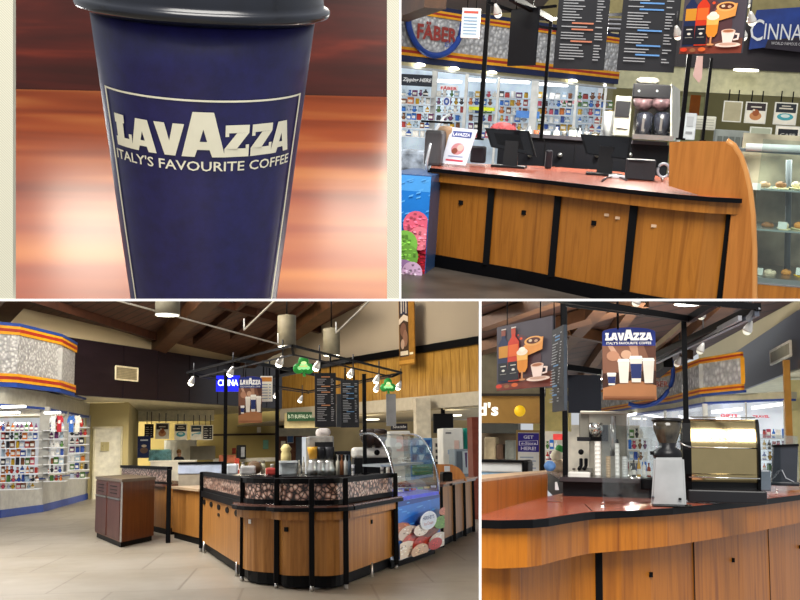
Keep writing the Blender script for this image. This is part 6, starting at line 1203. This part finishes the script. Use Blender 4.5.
def Rz(z):
    for (r0,z0),(r1,z1) in zip(pr, pr[1:]):
        if z0 <= z <= z1: return r0+(r1-r0)*(z-z0)/(z1-z0)
    return pr[0][0] if z < pr[0][1] else pr[-1][0]
mb = MB(); mb.lathe([(r, z) for r, z in pr], (AX,AY,0), cup_mat(), 96); part('cup_body', mb, t)
LID = mt('14171f',.22,var=.1,name='glossy_lid'); mb = MB(); zr = zcup(10-5); r1 = rad(10,125)
prof = [(rad(16,110),zcup(20-5)),(rad(12,118),zcup(16.5-5)),(r1*.985,zcup(15-5)),(r1*1.0,zcup(12-5)),(r1*1.0,zcup(8.5-5)),(r1*.985,zcup(6-5)),(r1*.955,zcup(5-5)),(r1*.95,zcup(1-5)),(r1*.93,zcup(-14-5)),(r1*.9,zcup(-20-5))]
mb.lathe(prof, (AX,AY,0), LID, 96); part('lid', mb, t, 'dark glossy plastic lid')
# wrapped print: u = angle, v = picture height
def wrap(px, py, k):
    z = zcup(py); z = g.at(204.5,py,DC-Rz(z)).z; z = g.at(204.5,py,DC-Rz(z)).z
    r = Rz(z)+.004+.0004*k; return Vector((AX+r*math.sin(th_(px)), AY-r*math.cos(th_(px)), z))
def th_(a): return a
class Wrap(Art):
    def __init__(s): s.mb = MB(); s.k = 0; s.rough = .5; s.em = 0; s.fn = wrap; s.U = Vector((1,0,0)); s.V = Vector((0,0,1))
    def mp(s, u, v): return wrap(u, v, s.k)
WHT = mt('e9e4cc',.5,var=.03)
# outline: angle, picture row at the cup's axis
A = Wrap(); A.k = 1
def stripe(pts, w_):
    for (a0,y0),(a1,y1) in zip(pts, pts[1:]):
        n = 26 if abs(a1-a0) > .3 else 10
        for k in range(n):
            u0, u1 = a0+(a1-a0)*k/n, a0+(a1-a0)*(k+1)/n; v0, v1 = y0+(y1-y0)*k/n, y0+(y1-y0)*(k+1)/n
            if abs(a1-a0) > .3: q = [(u0,v0),(u1,v1),(u1,v1+w_),(u0,v0+w_)]
            else: q = [(u0,v0),(u0+.035*(1 if a0 < 0 else -1),v0),(u1+.035*(1 if a0 < 0 else -1),v1),(u1,v1)]
            A.mb.poly([A.mp(*z_) for z_ in q], WHT)
AF = 1.14
stripe([(-AF,100),(AF,100)], 2.0); stripe([(-AF,100),(-AF+.06,326)], 2); stripe([(AF,100),(AF-.06,326)], 2)
part('outline', A.mb, t, 'thin white outline')
A = Wrap(); A.k = 2
class Cup2(Wrap):
    """letter coordinates 0..1 across the arc and pixel rows upward from the baseline"""
    def __init__(s, a0, a1, yb, h): Wrap.__init__(s); s.a0, s.a1, s.yb, s.h = a0, a1, yb, h; s.k = 2
    def mp(s, u, v): return wrap(s.a0+(s.a1-s.a0)*u, s.yb-s.h*v, s.k)
A = Cup2(-1.0,.98,157,32); lava(A,0,0,1,1,WHT)
bmesh.ops.triangulate(A.mb.bm, faces=A.mb.bm.faces[:]); part('lettering', A.mb, t, 'large white block letters')
A = Cup2(-1.04,1.02,171,10); A.V = Vector((0,0,1)); A.t("ITALY'S FAVOURITE COFFEE",.5,0,1,WHT,1.0,bold=.012); part('lettering', A.mb, t, 'small white slogan')
# ================================================================ the pierced wall the four rooms are seen through
g = CAMF; DW = 4.0
def X_(px): return (px-400)*DW/F
def Z_(py): return -(py-300)*DW/F
def wbox(x0,y0,x1,y1,m,mb,th=.03,y=DW):
    mb.box(((X_(x0)+X_(x1))/2, y+th/2, (Z_(y0)+Z_(y1))/2), (X_(x1)-X_(x0), th, Z_(y0)-Z_(y1)), m); return mb
def linen():
    m, N, L, b = nodes('woven_wall_covering'); v = coords(N, L); w_ = N.new('ShaderNodeTexWave'); w_.bands_direction = 'DIAGONAL'; w_.inputs['Scale'].default_value = 60; L.new(v, w_.inputs['Vector'])
    L.new(ramp(N, L, w_.outputs['Fac'], [(.2,'a9a796'),(.8,'bdbbaa')]), b.inputs['Base Color']); b.inputs['Roughness'].default_value = .8; return m
LN = linen(); WT = mt('ffffff',.6,var=.0)
struct('wall_front', wbox(387,-90,400,299,LN, wbox(-60,-90,13,299,LN,MB())), g)
mb = MB(); wbox(-60,298.9,860,301.1,WT,mb,y=DW-.002); wbox(479.2,301,481.4,690,WT,mb,y=DW-.002); wbox(399.6,-90,401.2,299,WT,mb,y=DW-.002); struct('trim_12', mb, g)
def LIGHTS():
    # fill lights added to brighten the food hall, no fixtures
    light('AREA', P3, (-3.4,15.5,6.2), (-1,15,0), 1000, 4, (1,.97,.92), name='kiosk_fill')
    light('POINT', P3, (-3.5,20,6.2), (0,0,0), 650, .5, (1,.9,.74), name='roof_fill')
    light('AREA', P3, (-7,40,3.2), (-7,44,0.5), 3600, 5, (1,.93,.75), name='food_court_fill')
    light('AREA', P3, (1.5,34,2.65), (1.5,34,0), 750, 4, (1,.93,.8), name='low_ceiling_fill')
    light('AREA', P3, (-1.4,26,7.5), (0,34,4), 700, 2, (1,.88,.7), name='gable_wall_fill')
    # counter view: added fill lights hidden behind the purple sign and the coffee poster
    light('POINT', P4, P4.at(528,450,12.5), (0,0,0), 60, .05, (1,.9,.7), name='kitchen_fill')
    light('POINT', P4, P4.at(628,372,12.0), (0,0,0), 170, .05, (1,.93,.8), name='fascia_fill')
    # table: two round lamps beyond the bench, seen only as reflections in the varnish
    for (px, py, r, e_) in ((95,225,.62,1), (368,205,.7,1)):
        p = P1.onz(px, py, 0); rr = P1.ray(px, py); d = Vector((rr.x, rr.y, -rr.z)).normalized(); q = p + d*9.5
        light('AREA', P1, q, p, 44*e_, r*2.2, (1,.93,.78), name='bench_lamp')
    light('POINT', P3, (-9,37.5,2.5), (0,0,0), 1300, .05, (1,.95,.8), name='counter_fill')  # added point light that lifts the soffit and the recess
    light('AREA', P3, (-1,23,5.6), (2,36,3.6), 300, 1.5, (1,.88,.68), name='panel_wall_fill')  # added fill aimed at the golden panelled wall
    # till view: added fill lights behind two hanging boards and inside the pastry case
    light('POINT', P2, P2.at(645,35,11.5), (0,0,0), 380, .05, (1,.96,.85), name='bakery_fill')
    light('POINT', P2, P2.at(520,45,14), (0,0,0), 120, .05, (1,.96,.88), name='fascia_fill')
    light('AREA', P2, P2.at(790,158,8.75), P2.at(790,280,8.75), 12, .8, (1,.97,.9), name='case_fill', sy=.3)
# ---------------------------------------------------------------- camera, light, view
cd = bpy.data.cameras.new('camera'); cam = bpy.data.objects.new('camera', cd); C.objects.link(cam)
cd.sensor_width = 36; cd.lens = 36*F/800; cd.clip_end = 300
R = P3.R; c0 = R @ Vector((1,0,0)); c1 = R @ Vector((0,-1,0)); c2 = R @ Vector((0,0,-1))
cam.matrix_world = Matrix.Translation((0,0,1.6)) @ Matrix((c0, c1, c2)).transposed().to_4x4()
bpy.context.scene.camera = cam
w = bpy.data.worlds.new('hall'); w.use_nodes = True; bpy.context.scene.world = w
w.node_tree.nodes['Background'].inputs[0].default_value = (.93, .96, 1, 1); w.node_tree.nodes['Background'].inputs[1].default_value = .6
def light(kind, g, loc, tgt, power, size=1, col=(1,1,1), spot=None, name='ceiling_lamp', sy=None):
    ld = bpy.data.lights.new(name, kind); ld.energy = power; ld.color = col
    if kind == 'AREA':
        ld.size = size
        if sy: ld.shape = 'RECTANGLE'; ld.size_y = sy
    elif kind != 'SUN': ld.shadow_soft_size = size
    if spot: ld.spot_size = spot; ld.spot_blend = .6
    o = bpy.data.objects.new(name, ld); C.objects.link(o)
    d = (g.M @ Vector(tgt)) - (g.M @ Vector(loc))
    o.matrix_world = Matrix.Translation(g.M @ Vector(loc)) @ d.to_track_quat('-Z', 'Y').to_matrix().to_4x4()
    return o
light('AREA', P3, (0,-3,11), (0,12,1.5), 3200, 8, (1,.96,.9), name='hall_fill')  # added area light behind the camera, brightens all four sets
LIGHTS()
vs = bpy.context.scene.view_settings
vs.view_transform = 'Standard'; vs.look = 'None'; vs.gamma = 1; vs.use_curve_mapping = False; vs.exposure = 0
for o in bpy.data.objects:
    for k in [k for k in o.keys() if k == '_o']: del o[k]
